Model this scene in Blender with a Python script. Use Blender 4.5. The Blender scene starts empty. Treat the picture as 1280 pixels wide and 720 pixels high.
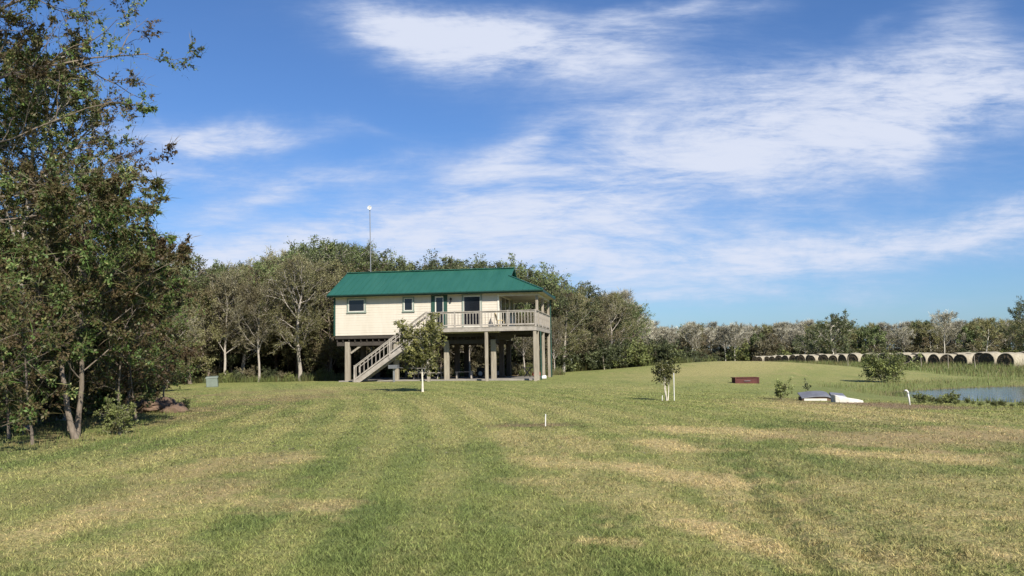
import bpy, math, random
import numpy as np
from mathutils import Vector, Matrix

random.seed(11)
RNG = np.random.default_rng(11)
scene = bpy.context.scene
COL = scene.collection
PI = math.pi

# ------------------------------------------------------------------ camera
F_PX, W_PX, H_PX = 1050.0, 1280.0, 720.0
PITCH = math.atan(86.0 / F_PX)
ROLL = math.radians(0.9)
EYE = 1.6
fwd = Vector((0, math.cos(PITCH), math.sin(PITCH)))
r0 = Vector((1, 0, 0))
u0 = Vector((0, -math.sin(PITCH), math.cos(PITCH)))
rgt = r0 * math.cos(ROLL) - u0 * math.sin(ROLL)
upv = u0 * math.cos(ROLL) + r0 * math.sin(ROLL)
cam_d = bpy.data.cameras.new('camera')
cam_d.sensor_width = 36.0
cam_d.lens = F_PX / W_PX * 36.0
cam_d.clip_start = 0.1
cam_d.clip_end = 5000
cam = bpy.data.objects.new('camera', cam_d)
m = Matrix((rgt, upv, -fwd)).transposed().to_4x4()
m.translation = Vector((0, 0, EYE))
cam.matrix_world = m
COL.objects.link(cam)
scene.camera = cam


def ray(px, py):
    return (rgt * ((px - 640) / F_PX) + upv * ((360 - py) / F_PX) + fwd)


def hor(px):
    return 446 - math.tan(ROLL) * (px - 640)


def gpt(px, py, z=0.0):
    """ground point seen at a photo pixel"""
    v = ray(px, py)
    t = (z - EYE) / v.z
    return (v.x * t, v.y * t)


def colpt(px, d):
    """plan position at depth d in the direction of photo column px"""
    v = ray(px, hor(px))
    return (v.x / v.y * d, d)


# ------------------------------------------------------------------ noise + terrain
def _hash(ix, iy, seed):
    h = (ix * 374761393 + iy * 668265263 + seed * 974634777) & 0xFFFFFFFF
    h = ((h ^ (h >> 13)) * 1274126177) & 0xFFFFFFFF
    h = h ^ (h >> 16)
    return (h & 0xFFFF) / 65535.0


def vnoise(x, y, seed=0):
    x = np.asarray(x, float); y = np.asarray(y, float)
    xi = np.floor(x).astype(np.int64); yi = np.floor(y).astype(np.int64)
    fx = x - xi; fy = y - yi
    fx = fx * fx * (3 - 2 * fx); fy = fy * fy * (3 - 2 * fy)
    a = _hash(xi, yi, seed); b = _hash(xi + 1, yi, seed)
    c = _hash(xi, yi + 1, seed); d = _hash(xi + 1, yi + 1, seed)
    return (a * (1 - fx) + b * fx) * (1 - fy) + (c * (1 - fx) + d * fx) * fy


def fbm(x, y, seed=0, octv=4):
    s = 0; a = 0.5; n = 0
    for i in range(octv):
        s = s + a * vnoise(x * 2 ** i, y * 2 ** i, seed + i); n += a; a *= 0.55
    return s / n


def sst(a, b, x):
    t = np.clip((np.asarray(x, float) - a) / (b - a), 0, 1)
    return t * t * (3 - 2 * t)


WATER_Z = -0.55


def pond_r(x, y):
    x = np.asarray(x, float); y = np.asarray(y, float)
    r = np.sqrt(((x - 33.3) / 14.0) ** 2 + ((y - 39) / 10.0) ** 2)
    return r * (1 + 0.16 * (fbm(x * 0.16, y * 0.16, 5, 3) - 0.5))


def seg_dist(x, y, a, b):
    ax, ay = a; bx, by = b
    dx, dy = bx - ax, by - ay
    L = dx * dx + dy * dy + 1e-9
    t = np.clip(((x - ax) * dx + (y - ay) * dy) / L, 0, 1)
    return np.hypot(x - ax - t * dx, y - ay - t * dy)


RUTS = [(gpt(1090, 640), gpt(1160, 655), .035), (gpt(1160, 655), gpt(1250, 668), .035), (gpt(1080, 672), gpt(1180, 700), .04), (gpt(1180, 700), gpt(1260, 719), .04),
        (gpt(920, 578), gpt(945, 630), .025), (gpt(945, 630), gpt(1035, 716), .03), (gpt(955, 575), gpt(1010, 640), .025), (gpt(1010, 640), gpt(1090, 700), .03)]


def H(x, y):
    x = np.asarray(x, float); y = np.asarray(y, float)
    far = sst(15, 34, x) * sst(34, 58, y)
    zb = -0.3 * far - 0.6 * sst(120, 200, y)
    r = pond_r(x, y)
    t = sst(1.3, 2.5, r)
    z = -0.34 * (1 - t) + zb * t
    s = sst(0.98, 1.3, r)
    z = np.where(r < 1.3, -0.58 + 0.24 * s, z)
    z = np.where(r < 0.98, -0.58 - 1.0 * (0.98 - r), z)
    z = z + 1.0 * np.exp(-(((x - 20) / 12) ** 2 + ((y - 72) / 8.0) ** 2))
    z = z + 0.14 * np.exp(-(((x + 5) / 13) ** 2 + ((y - 57) / 12) ** 2))
    d = np.hypot(x, y)
    z = z + 0.10 * (fbm(x * 0.09 + 7, y * 0.09, 9, 3) - 0.5) * sst(4, 14, d) * (r > 1.2)
    # shallow wheel ruts pressed into the soft ground near the pond side
    for pa, pb, dep in RUTS:
        q = seg_dist(x, y, pa, pb)
        z = z - dep * np.exp(-(q / .09) ** 2) + dep * .5 * np.exp(-((q - .2) / .09) ** 2)
    return z


def h1(x, y):
    return float(H(np.array([x]), np.array([y]))[0])


# ------------------------------------------------------------------ materials
def new_mat(name):
    mt = bpy.data.materials.new(name)
    mt.use_nodes = True
    nt = mt.node_tree
    for n in list(nt.nodes):
        nt.nodes.remove(n)
    out = nt.nodes.new('ShaderNodeOutputMaterial')
    return mt, nt, out


def link(nt, a, b):
    nt.links.new(a, b)


def mat(name, c1, c2=None, rough=0.7, scale=4.0, stretch=(1, 1, 1), bump=0.0, bscale=None, metallic=0.0, spec=0.3, detail=6):
    mt, nt, out = new_mat(name)
    b = nt.nodes.new('ShaderNodeBsdfPrincipled')
    b.inputs['Roughness'].default_value = rough
    b.inputs['Metallic'].default_value = metallic
    b.inputs['Specular IOR Level'].default_value = spec
    if c2 is None:
        c2 = tuple(v * 0.75 for v in c1)
    tc = nt.nodes.new('ShaderNodeTexCoord')
    mp = nt.nodes.new('ShaderNodeMapping')
    mp.inputs['Scale'].default_value = stretch
    link(nt, tc.outputs['Object'], mp.inputs['Vector'])
    nz = nt.nodes.new('ShaderNodeTexNoise')
    nz.inputs['Scale'].default_value = scale
    nz.inputs['Detail'].default_value = detail
    nz.inputs['Roughness'].default_value = 0.65
    link(nt, mp.outputs['Vector'], nz.inputs['Vector'])
    cr = nt.nodes.new('ShaderNodeValToRGB')
    cr.color_ramp.elements[0].position = 0.3
    cr.color_ramp.elements[1].position = 0.7
    cr.color_ramp.elements[0].color = (*c2, 1)
    cr.color_ramp.elements[1].color = (*c1, 1)
    link(nt, nz.outputs['Fac'], cr.inputs['Fac'])
    link(nt, cr.outputs['Color'], b.inputs['Base Color'])
    if bump:
        nb = nt.nodes.new('ShaderNodeTexNoise')
        nb.inputs['Scale'].default_value = bscale or scale * 3
        nb.inputs['Detail'].default_value = 5
        link(nt, mp.outputs['Vector'], nb.inputs['Vector'])
        bp = nt.nodes.new('ShaderNodeBump')
        bp.inputs['Strength'].default_value = bump
        bp.inputs['Distance'].default_value = 0.03
        link(nt, nb.outputs['Fac'], bp.inputs['Height'])
        link(nt, bp.outputs['Normal'], b.inputs['Normal'])
    link(nt, b.outputs['BSDF'], out.inputs['Surface'])
    return mt


def leaf_mat(name, stops, transl=0.25, rough=0.55):
    """foliage; colour picked per leaf by the 'tint' attribute"""
    mt, nt, out = new_mat(name)
    at = nt.nodes.new('ShaderNodeAttribute'); at.attribute_name = 'tint'
    cr = nt.nodes.new('ShaderNodeValToRGB')
    els = cr.color_ramp.elements
    while len(els) < len(stops):
        els.new(0.5)
    for e, (p, c) in zip(els, stops):
        e.position = p; e.color = (*c, 1)
    link(nt, at.outputs['Fac'], cr.inputs['Fac'])
    oi = nt.nodes.new('ShaderNodeObjectInfo')
    hs = nt.nodes.new('ShaderNodeHueSaturation')
    mr = nt.nodes.new('ShaderNodeMapRange')
    mr.inputs['To Min'].default_value = 0.75; mr.inputs['To Max'].default_value = 1.25
    link(nt, oi.outputs['Random'], mr.inputs['Value'])
    link(nt, mr.outputs['Result'], hs.inputs['Value'])
    link(nt, cr.outputs['Color'], hs.inputs['Color'])
    b = nt.nodes.new('ShaderNodeBsdfPrincipled')
    b.inputs['Roughness'].default_value = rough
    b.inputs['Specular IOR Level'].default_value = 0.35
    link(nt, hs.outputs['Color'], b.inputs['Base Color'])
    tr = nt.nodes.new('ShaderNodeBsdfTranslucent')
    link(nt, hs.outputs['Color'], tr.inputs['Color'])
    mx = nt.nodes.new('ShaderNodeMixShader'); mx.inputs['Fac'].default_value = transl
    link(nt, b.outputs['BSDF'], mx.inputs[1]); link(nt, tr.outputs['BSDF'], mx.inputs[2])
    link(nt, mx.outputs['Shader'], out.inputs['Surface'])
    return mt


M = {}
M['siding'] = mat('cream_siding', (0.56, 0.51, 0.425), (0.49, 0.44, 0.355), 0.6, 1.3, (2.2, 2.2, .35), detail=8)
M['roof'] = mat('green_metal_roof', (0.026, 0.108, 0.076), (0.017, 0.086, 0.060), 0.45, 1.1, (1.6, .35, .35), spec=0.4)
M['roof_trim'] = mat('green_roof_trim', (0.0080, 0.0400, 0.0288), (0.0064, 0.0320, 0.0240), 0.5, 2)
M['green_trim'] = mat('green_painted_trim', (0.0210, 0.0630, 0.0455), (0.0175, 0.0525, 0.0385), 0.55, 3)
M['frame'] = mat('grey_green_frame', (0.2400, 0.2720, 0.2320), (0.1760, 0.2160, 0.1760), 0.6, 3)
M['white_trim'] = mat('pale_trim', (0.62, 0.60, 0.52), (0.52, 0.50, 0.43), 0.6, 3)
M['glass'] = mat('dark_window_glass', (0.010, 0.011, 0.014), (0.008, 0.009, 0.011), 0.12, 1.5, spec=0.5)
M['wood'] = mat('weathered_grey_wood', (0.37, 0.335, 0.29), (0.22, 0.195, 0.165), 0.85, 3, (1, 1, 1), 0.3)
M['post'] = mat('weathered_post_wood', (0.3420, 0.3040, 0.2375), (0.1900, 0.1615, 0.1235), 0.85, 2.5, (5, 5, 0.5), 0.4)
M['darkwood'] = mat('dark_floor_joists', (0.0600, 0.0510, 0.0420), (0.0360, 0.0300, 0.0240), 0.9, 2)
M['soffit'] = mat('pale_soffit', (0.50, 0.47, 0.40), (0.42, 0.39, 0.33), 0.7, 2)
M['pile_shaded'] = mat('shade_darkened_pile', (0.085, 0.068, 0.052), (0.04, 0.032, 0.025), 0.9, 2.5, (5, 5, 0.5), 0.4)  # inner piles: under-house shade put into the wood colour
M['concrete'] = mat('pale_concrete', (0.2700, 0.2475, 0.2100), (0.1875, 0.1725, 0.1500), 0.9, 1.5, bump=0.2)
M['black'] = mat('black_metal', (0.02, 0.02, 0.022), (0.013, 0.013, 0.014), 0.5, 5)
M['rubber'] = mat('black_rubber', (0.022, 0.022, 0.022), (0.014, 0.014, 0.014), 0.8, 6)
M['steel'] = mat('galvanised_steel', (0.2475, 0.2530, 0.2585), (0.1870, 0.1925, 0.1980), 0.45, 4, metallic=0.6)
M['white'] = mat('white_plastic', (0.6800, 0.6715, 0.6375), (0.5950, 0.5780, 0.5355), 0.5, 3)
M['redpaint'] = mat('faded_red_paint', (0.32, 0.06, 0.035), (0.20, 0.045, 0.03), 0.6, 5)
M['rust'] = mat('rusty_dark_red_steel', (0.115, 0.035, 0.028), (0.06, 0.024, 0.02), 0.8, 6, bump=0.3)
M['utility'] = mat('pale_green_box_paint', (0.1700, 0.2040, 0.1700), (0.1275, 0.1530, 0.1275), 0.6, 3)
M['sheet'] = mat('dull_grey_sheet_metal', (0.2310, 0.2380, 0.2590), (0.1400, 0.1400, 0.1540), 0.5, 3, metallic=0.3, bump=0.2)
M['slab'] = mat('white_washed_concrete', (0.6120, 0.5865, 0.5270), (0.4930, 0.4590, 0.3910), 0.85, 5, bump=0.4)
M['canvas'] = mat('pale_yellow_cloth', (0.62, 0.50, 0.28), (0.5, 0.4, 0.22), 0.8, 6)
M['bark'] = mat('grey_brown_bark', (0.22, 0.18, 0.14), (0.10, 0.08, 0.06), 0.95, 5, (3, 3, 0.7), 0.6)
M['bark_pale'] = mat('pale_grey_bark', (0.44, 0.40, 0.35), (0.22, 0.19, 0.155), 0.9, 3, (3, 3, 0.8), 0.5)
M['bark_far'] = mat('bleached_bark', (0.58, 0.54, 0.46), (0.40, 0.365, 0.30), 0.9, 2)
M['bark_white'] = mat('whitewashed_stem', (0.66, 0.62, 0.52), (0.45, 0.40, 0.32), 0.9, 6)
M['rock'] = mat('brown_clod', (0.19, 0.125, 0.085), (0.09, 0.062, 0.045), 0.95, 5, bump=0.6)
M['haywrap'] = mat('bleached_hay_wrap', (0.40, 0.36, 0.27), (0.22, 0.19, 0.13), 0.9, 2.6, (1, 1, 1), 0.4)
M['hayend'] = mat('brown_hay_end', (0.1170, 0.0882, 0.0495), (0.0495, 0.0378, 0.0234), 0.95, 7, bump=0.6)
M['building'] = mat('pale_shed_wall', (0.55, 0.47, 0.41), (0.42, 0.36, 0.31), 0.8, 2)

LM = {}
LM['near'] = leaf_mat('near_leaves', [(0.0, (0.085, 0.056, 0.030)), (0.28, (0.125, 0.094, 0.042)), (0.5, (0.105, 0.105, 0.036)), (0.72, (0.080, 0.135, 0.034)), (0.88, (0.130, 0.21, 0.050)), (1.0, (0.32, 0.32, 0.13))])
LM['mid_green'] = leaf_mat('green_leaves', [(0.0, (0.086, 0.092, 0.042)), (0.4, (0.112, 0.138, 0.052)), (0.75, (0.157, 0.202, 0.070)), (1.0, (0.240, 0.278, 0.106))])
LM['mid_olive'] = leaf_mat('olive_leaves', [(0.0, (0.163, 0.127, 0.073)), (0.4, (0.169, 0.157, 0.070)), (0.75, (0.221, 0.221, 0.089)), (1.0, (0.346, 0.317, 0.173))])
LM['mid_brown'] = leaf_mat('brown_leaves', [(0.0, (0.095, 0.076, 0.042)), (0.5, (0.145, 0.128, 0.066)), (1.0, (0.25, 0.232, 0.142))])
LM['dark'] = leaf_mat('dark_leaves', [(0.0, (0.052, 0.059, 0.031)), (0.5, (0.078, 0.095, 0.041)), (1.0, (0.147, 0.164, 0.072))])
LM['bare'] = leaf_mat('bleached_twigs', [(0.0, (0.15, 0.135, 0.09)), (0.5, (0.27, 0.252, 0.185)), (1.0, (0.50, 0.48, 0.39))], 0.05, 0.9)
LM['citrus'] = leaf_mat('garden_tree_leaves', [(0.0, (0.064, 0.066, 0.021)), (0.5, (0.109, 0.113, 0.034)), (1.0, (0.218, 0.211, 0.070))])
LM['shrub'] = leaf_mat('shrub_leaves', [(0.0, (0.097, 0.091, 0.039)), (0.5, (0.150, 0.176, 0.056)), (1.0, (0.264, 0.290, 0.097))])
LM['weed'] = leaf_mat('weed_blades', [(0.0, (0.250, 0.188, 0.094)), (0.35, (0.175, 0.156, 0.062)), (0.65, (0.125, 0.156, 0.048)), (1.0, (0.200, 0.250, 0.069))], 0.3)


# ground -----------------------------------------------------------------
def ground_mat(name, blade=False):
    mt, nt, out = new_mat(name)
    N = nt.nodes.new
    at = N('ShaderNodeAttribute'); at.attribute_name = 'gmix'
    sp = N('ShaderNodeSeparateColor'); link(nt, at.outputs['Color'], sp.inputs['Color'])
    geo = N('ShaderNodeNewGeometry')

    def noise(scale, detail, vec=None, rough=0.65):
        n = N('ShaderNodeTexNoise'); n.inputs['Scale'].default_value = scale; n.inputs['Detail'].default_value = detail
        n.inputs['Roughness'].default_value = rough
        link(nt, vec or geo.outputs['Position'], n.inputs['Vector'])
        return n.outputs['Fac']

    def math_(op, a, b, clamp=False):
        n = N('ShaderNodeMath'); n.operation = op; n.use_clamp = clamp
        for i, v in enumerate((a, b)):
            if isinstance(v, (int, float)):
                n.inputs[i].default_value = v
            else:
                link(nt, v, n.inputs[i])
        return n.outputs[0]

    def mix(f, a, b):
        n = N('ShaderNodeMix'); n.data_type = 'RGBA'
        for s, v in ((n.inputs[0], f), (n.inputs[6], a), (n.inputs[7], b)):
            if isinstance(v, (int, float)):
                s.default_value = v
            elif isinstance(v, tuple):
                s.default_value = (*v, 1)
            else:
                link(nt, v, s)
        return n.outputs[2]
    n_f = noise(26.0, 6)
    n_m = noise(3.2, 6)
    n_c = noise(0.55, 5)
    gr = mix(n_m, (0.130, 0.158, 0.040), (0.236, 0.260, 0.078))
    gr = mix(math_('MULTIPLY', n_c, 0.55), gr, (0.250, 0.256, 0.094))
    lush = mix(n_f, (0.085, 0.118, 0.034), (0.170, 0.205, 0.064))
    dryc = mix(n_f, (0.330, 0.245, 0.105), (0.580, 0.455, 0.225))
    soil = mix(n_f, (0.12, 0.075, 0.045), (0.28, 0.185, 0.12))
    c = mix(sp.outputs['Blue'], gr, lush)
    jit = math_('ADD', math_('MULTIPLY', math_('SUBTRACT', noise(6.5, 7), 0.5), 2.6), math_('MULTIPLY', math_('SUBTRACT', n_f, 0.5), 1.6))
    dfac = math_('ADD', sp.outputs['Red'], math_('MULTIPLY', jit, math_('ADD', math_('MULTIPLY', sp.outputs['Red'], 0.9), 0.18)), True)
    c = mix(dfac, c, dryc)
    sfac = math_('ADD', sp.outputs['Green'], math_('MULTIPLY', jit, math_('MULTIPLY', sp.outputs['Green'], 1.0)), True)
    c = mix(sfac, c, soil)
    if blade:
        ta = N('ShaderNodeAttribute'); ta.attribute_name = 'tint'
        hs = N('ShaderNodeHueSaturation')
        mr = N('ShaderNodeMapRange'); mr.inputs['To Min'].default_value = 0.22; mr.inputs['To Max'].default_value = 2.05
        link(nt, ta.outputs['Fac'], mr.inputs['Value']); link(nt, mr.outputs['Result'], hs.inputs['Value'])
        link(nt, c, hs.inputs['Color']); c = hs.outputs['Color']
    else:
        # dark thatch between the blades, seen as speckle
        sp2 = math_('ADD', math_('MULTIPLY', noise(70.0, 4), .6), math_('MULTIPLY', noise(19.0, 4), .4))
        cr = N('ShaderNodeMapRange'); cr.inputs['From Min'].default_value = 0.38; cr.inputs['From Max'].default_value = 0.62
        cr.inputs['To Min'].default_value = 0.35; cr.inputs['To Max'].default_value = 1.5
        link(nt, sp2, cr.inputs['Value'])
        hs = N('ShaderNodeHueSaturation'); link(nt, cr.outputs['Result'], hs.inputs['Value']); link(nt, c, hs.inputs['Color']); c = hs.outputs['Color']
    b = N('ShaderNodeBsdfPrincipled'); b.inputs['Roughness'].default_value = 0.9; b.inputs['Specular IOR Level'].default_value = 0.15
    link(nt, c, b.inputs['Base Color'])
    if blade:
        tr = N('ShaderNodeBsdfTranslucent'); link(nt, c, tr.inputs['Color'])
        mx = N('ShaderNodeMixShader'); mx.inputs['Fac'].default_value = 0.3
        link(nt, b.outputs[0], mx.inputs[1]); link(nt, tr.outputs[0], mx.inputs[2]); link(nt, mx.outputs[0], out.inputs['Surface'])
    else:
        bp = N('ShaderNodeBump'); bp.inputs['Strength'].default_value = 0.8; bp.inputs['Distance'].default_value = 0.05
        hgt = math_('ADD', math_('MULTIPLY', noise(40.0, 5), 0.6), math_('MULTIPLY', n_m, 0.9))
        link(nt, hgt, bp.inputs['Height']); link(nt, bp.outputs['Normal'], b.inputs['Normal'])
        link(nt, b.outputs[0], out.inputs['Surface'])
    return mt


M['ground'] = ground_mat('mown_grass_ground')
M['blade'] = ground_mat('mown_grass_blades', True)

mt, nt, out = new_mat('pond_water')
b = nt.nodes.new('ShaderNodeBsdfPrincipled')
b.inputs['Base Color'].default_value = (0.035, 0.04, 0.035, 1); b.inputs['Roughness'].default_value = 0.08
b.inputs['IOR'].default_value = 1.33; b.inputs['Specular IOR Level'].default_value = 0.5
geo = nt.nodes.new('ShaderNodeNewGeometry'); mp = nt.nodes.new('ShaderNodeMapping'); mp.inputs['Scale'].default_value = (0.7, 2.2, 1)
nz = nt.nodes.new('ShaderNodeTexNoise'); nz.inputs['Scale'].default_value = 1.6; nz.inputs['Detail'].default_value = 4
bp = nt.nodes.new('ShaderNodeBump'); bp.inputs['Strength'].default_value = 0.25; bp.inputs['Distance'].default_value = 0.08
link(nt, geo.outputs['Position'], mp.inputs['Vector']); link(nt, mp.outputs['Vector'], nz.inputs['Vector'])
link(nt, nz.outputs['Fac'], bp.inputs['Height']); link(nt, bp.outputs['Normal'], b.inputs['Normal'])
link(nt, b.outputs[0], out.inputs['Surface'])
M['water'] = mt


# ------------------------------------------------------------------ object helpers
def np_mesh(name, verts, quads=None, tris=None, attrs=None, smooth=False):
    verts = np.asarray(verts, np.float32).reshape(-1, 3)
    me = bpy.data.meshes.new(name)
    idx = []; sizes = []
    if quads is not None and len(quads):
        q = np.asarray(quads, np.int32).reshape(-1, 4); idx.append(q.ravel()); sizes.append(np.full(len(q), 4, np.int32))
    if tris is not None and len(tris):
        t = np.asarray(tris, np.int32).reshape(-1, 3); idx.append(t.ravel()); sizes.append(np.full(len(t), 3, np.int32))
    idx = np.concatenate(idx); sizes = np.concatenate(sizes)
    starts = np.concatenate(([0], np.cumsum(sizes)[:-1])).astype(np.int32)
    me.vertices.add(len(verts)); me.vertices.foreach_set('co', verts.ravel())
    me.loops.add(len(idx)); me.loops.foreach_set('vertex_index', idx)
    me.polygons.add(len(sizes)); me.polygons.foreach_set('loop_start', starts)
    if smooth:
        me.polygons.foreach_set('use_smooth', np.ones(len(sizes), bool))
    for nm, (kind, data) in (attrs or {}).items():
        a = me.attributes.new(nm, kind, 'POINT')
        a.data.foreach_set('value' if kind == 'FLOAT' else 'color', np.asarray(data, np.float32).ravel())
    me.update(calc_edges=True)
    return me


def link_obj(name, me, material=None, parent=None, loc=(0, 0, 0), rotz=0):
    o = bpy.data.objects.new(name, me)
    COL.objects.link(o)
    if material is not None:
        for mm in (material if isinstance(material, (list, tuple)) else [material]):
            me.materials.append(mm)
    if parent is not None:
        o.parent = parent
    o.location = loc
    o.rotation_euler = (0, 0, rotz)
    return o


def tag(o, label=None, cat=None, group=None, kind=None):
    if label: o['label'] = label
    if cat: o['category'] = cat
    if group: o['group'] = group
    if kind: o['kind'] = kind
    return o


def thing(name, label, cat, loc=(0, 0, 0), rotz=0, group=None):
    o = bpy.data.objects.new(name, None)
    o.empty_display_size = 0.2
    COL.objects.link(o)
    o.location = loc; o.rotation_euler = (0, 0, rotz)
    return tag(o, label, cat, group)


def dup(root, loc, rotz=0, scale=1.0, label=None, group=None):
    r = root.copy(); COL.objects.link(r)
    r.location = loc; r.rotation_euler = (0, 0, rotz)
    r.scale = scale if isinstance(scale, (tuple, list)) else (scale,) * 3
    if label: r['label'] = label
    if group: r['group'] = group
    for ch in list(root.children):
        c = ch.copy(); COL.objects.link(c); c.parent = r
        for g in list(ch.children):
            e = g.copy(); COL.objects.link(e); e.parent = c
    return r


class MB:
    """collects shapes for ONE mesh"""
    def __init__(s):
        s.v = []; s.f = []

    def add(s, vs, fs):
        b = len(s.v)
        s.v += [tuple(p) for p in vs]
        s.f += [tuple(b + i for i in f) for f in fs]
        return s

    def box(s, x0, x1, y0, y1, z0, z1, bv=0.0):
        return s.add([(x0, y0, z0), (x1, y0, z0), (x1, y1, z0), (x0, y1, z0), (x0, y0, z1), (x1, y0, z1), (x1, y1, z1), (x0, y1, z1)],
                     [(3, 2, 1, 0), (4, 5, 6, 7), (0, 1, 5, 4), (1, 2, 6, 5), (2, 3, 7, 6), (3, 0, 4, 7)])

    def bar(s, p, q, w, h, up=(0, 0, 1)):
        """rectangular bar from p to q; w sideways, h along up"""
        p = Vector(p); q = Vector(q); d = (q - p).normalized()
        sd = d.cross(Vector(up))
        if sd.length < 1e-4:
            sd = Vector((1, 0, 0))
        sd.normalize(); u = sd.cross(d).normalized()
        a = sd * (w / 2); c = u * (h / 2)
        vs = [p - a - c, p + a - c, p + a + c, p - a + c, q - a - c, q + a - c, q + a + c, q - a + c]
        return s.add(vs, [(3, 2, 1, 0), (4, 5, 6, 7), (0, 1, 5, 4), (1, 2, 6, 5), (2, 3, 7, 6), (3, 0, 4, 7)])

    def tube(s, pts, radii, n=8, caps=True):
        pts = [Vector(p) for p in pts]
        if isinstance(radii, (int, float)):
            radii = [radii] * len(pts)
        b = len(s.v)
        ref = None
        for i, p in enumerate(pts):
            d = (pts[min(i + 1, len(pts) - 1)] - pts[max(i - 1, 0)]).normalized()
            if ref is None:
                ref = d.orthogonal().normalized()
            ref = (ref - d * ref.dot(d)).normalized()
            o = d.cross(ref)
            for k in range(n):
                a = 2 * PI * k / n
                s.v.append(tuple(p + (ref * math.cos(a) + o * math.sin(a)) * radii[i]))
        for i in range(len(pts) - 1):
            for k in range(n):
                s.f.append((b + i * n + k, b + i * n + (k + 1) % n, b + (i + 1) * n + (k + 1) % n, b + (i + 1) * n + k))
        if caps:
            s.f.append(tuple(b + k for k in reversed(range(n))))
            s.f.append(tuple(b + (len(pts) - 1) * n + k for k in range(n)))
        return s

    def mesh(s, name, smooth=False):
        me = bpy.data.meshes.new(name)
        me.from_pydata(s.v, [], s.f)
        if smooth:
            for p in me.polygons: p.use_smooth = True
        me.update()
        return me

    def obj(s, name, material, parent=None, smooth=False, **k):
        return link_obj(name, s.mesh(name, smooth), material, parent, **k)


def bevel(o, w=0.01, seg=1):
    md = o.modifiers.new('bevel', 'BEVEL'); md.width = w; md.segments = seg; md.limit_method = 'ANGLE'
    return o


# ------------------------------------------------------------------ ground colour zones (world space)
DRY = [  # worn strips: two ground points (given by where they lie in the photo), half width in m, strength
    ((880, 655), (965, 690), .26, 1.0), ((965, 690), (1010, 716), .16, .55), ((790, 582), (895, 605), .42, .95), ((850, 535), (960, 542), .8, .8),
    ((1040, 565), (1190, 574), .55, .85), ((810, 552), (860, 562), .5, .8), ((680, 575), (725, 582), .5, .7),
    ((1185, 640), (1262, 648), .3, .65), ((740, 677), (790, 679), .18, .7), ((1110, 548), (1280, 540), 1.3, .7),
    ((895, 605), (930, 650), .25, .6), ((700, 600), (850, 640), .5, .45), ((640, 540), (720, 560), .8, .45),
    ((310, 625), (375, 632), .3, .5), ((335, 575), (372, 572), .45, .6), ((40, 665), (225, 618), .7, .55),
    ((225, 592), (325, 570), .6, .5), ((80, 690), (200, 690), .4, .35), ((1000, 680), (1200, 690), .3, .4), ((1050, 610), (1270, 600), .6, .45),
    ((990, 500), (1120, 520), 1.5, .55), ((870, 470), (1000, 462), 3.0, .45), ((860, 458), (980, 456), 3.0, .4), ((560, 500), (700, 520), 2, .25),
    ((300, 500), (420, 486), 1.2, .35), ((100, 590), (260, 560), .8, .35), ((1020, 660), (1240, 620), 1.0, .4), ((1100, 700), (1270, 690), .5, .5),
]
LUSH = [
    ((935, 570), (950, 610), .6, .8), ((950, 610), (1000, 650), .55, .9), ((1000, 650), (1090, 700), .35, .9), ((960, 640), (1040, 712), .12, 1.0),
    ((1080, 640), (1160, 690), .5, .7), ((900, 560), (1100, 590), .7, .6), ((1030, 530), (1120, 520), 1.2, .9),
    ((640, 650), (760, 716), .9, .45), ((420, 640), (520, 712), .9, .4), ((560, 560), (620, 600), 1.2, .3), ((400, 600), (440, 560), .8, .35),
    ((632, 530), (702, 531), .5, 1.0), ((20, 570), (160, 560), 1.6, .8), ((0, 520), (150, 520), 4.0, .9),
]
SOIL = [((1085, 497), (1145, 504), 1.1, .95), ((1100, 503), (1135, 508), .6, .7), ((1000, 496), (1040, 500), .7, .5), ((640, 531), (690, 531), .4, .7), ((975, 490), (1000, 494), .6, .5),
        ((230, 590), (330, 570), .7, .25), ((80, 620), (250, 610), .9, .22), ((1130, 545), (1280, 545), 1.5, .4)]


def zone(lst, x, y, warp):
    r = np.zeros_like(x)
    for a, b, w, s in lst:
        pa = gpt(*a); pb = gpt(*b)
        d = seg_dist(x, y, pa, pb) / (w * (1.0 + 0.012 * pa[1]))
        r = np.maximum(r, s * .86 * (1 - sst(0.2, 1.7, d * (0.1 + 1.8 * warp))))
    return r


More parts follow.
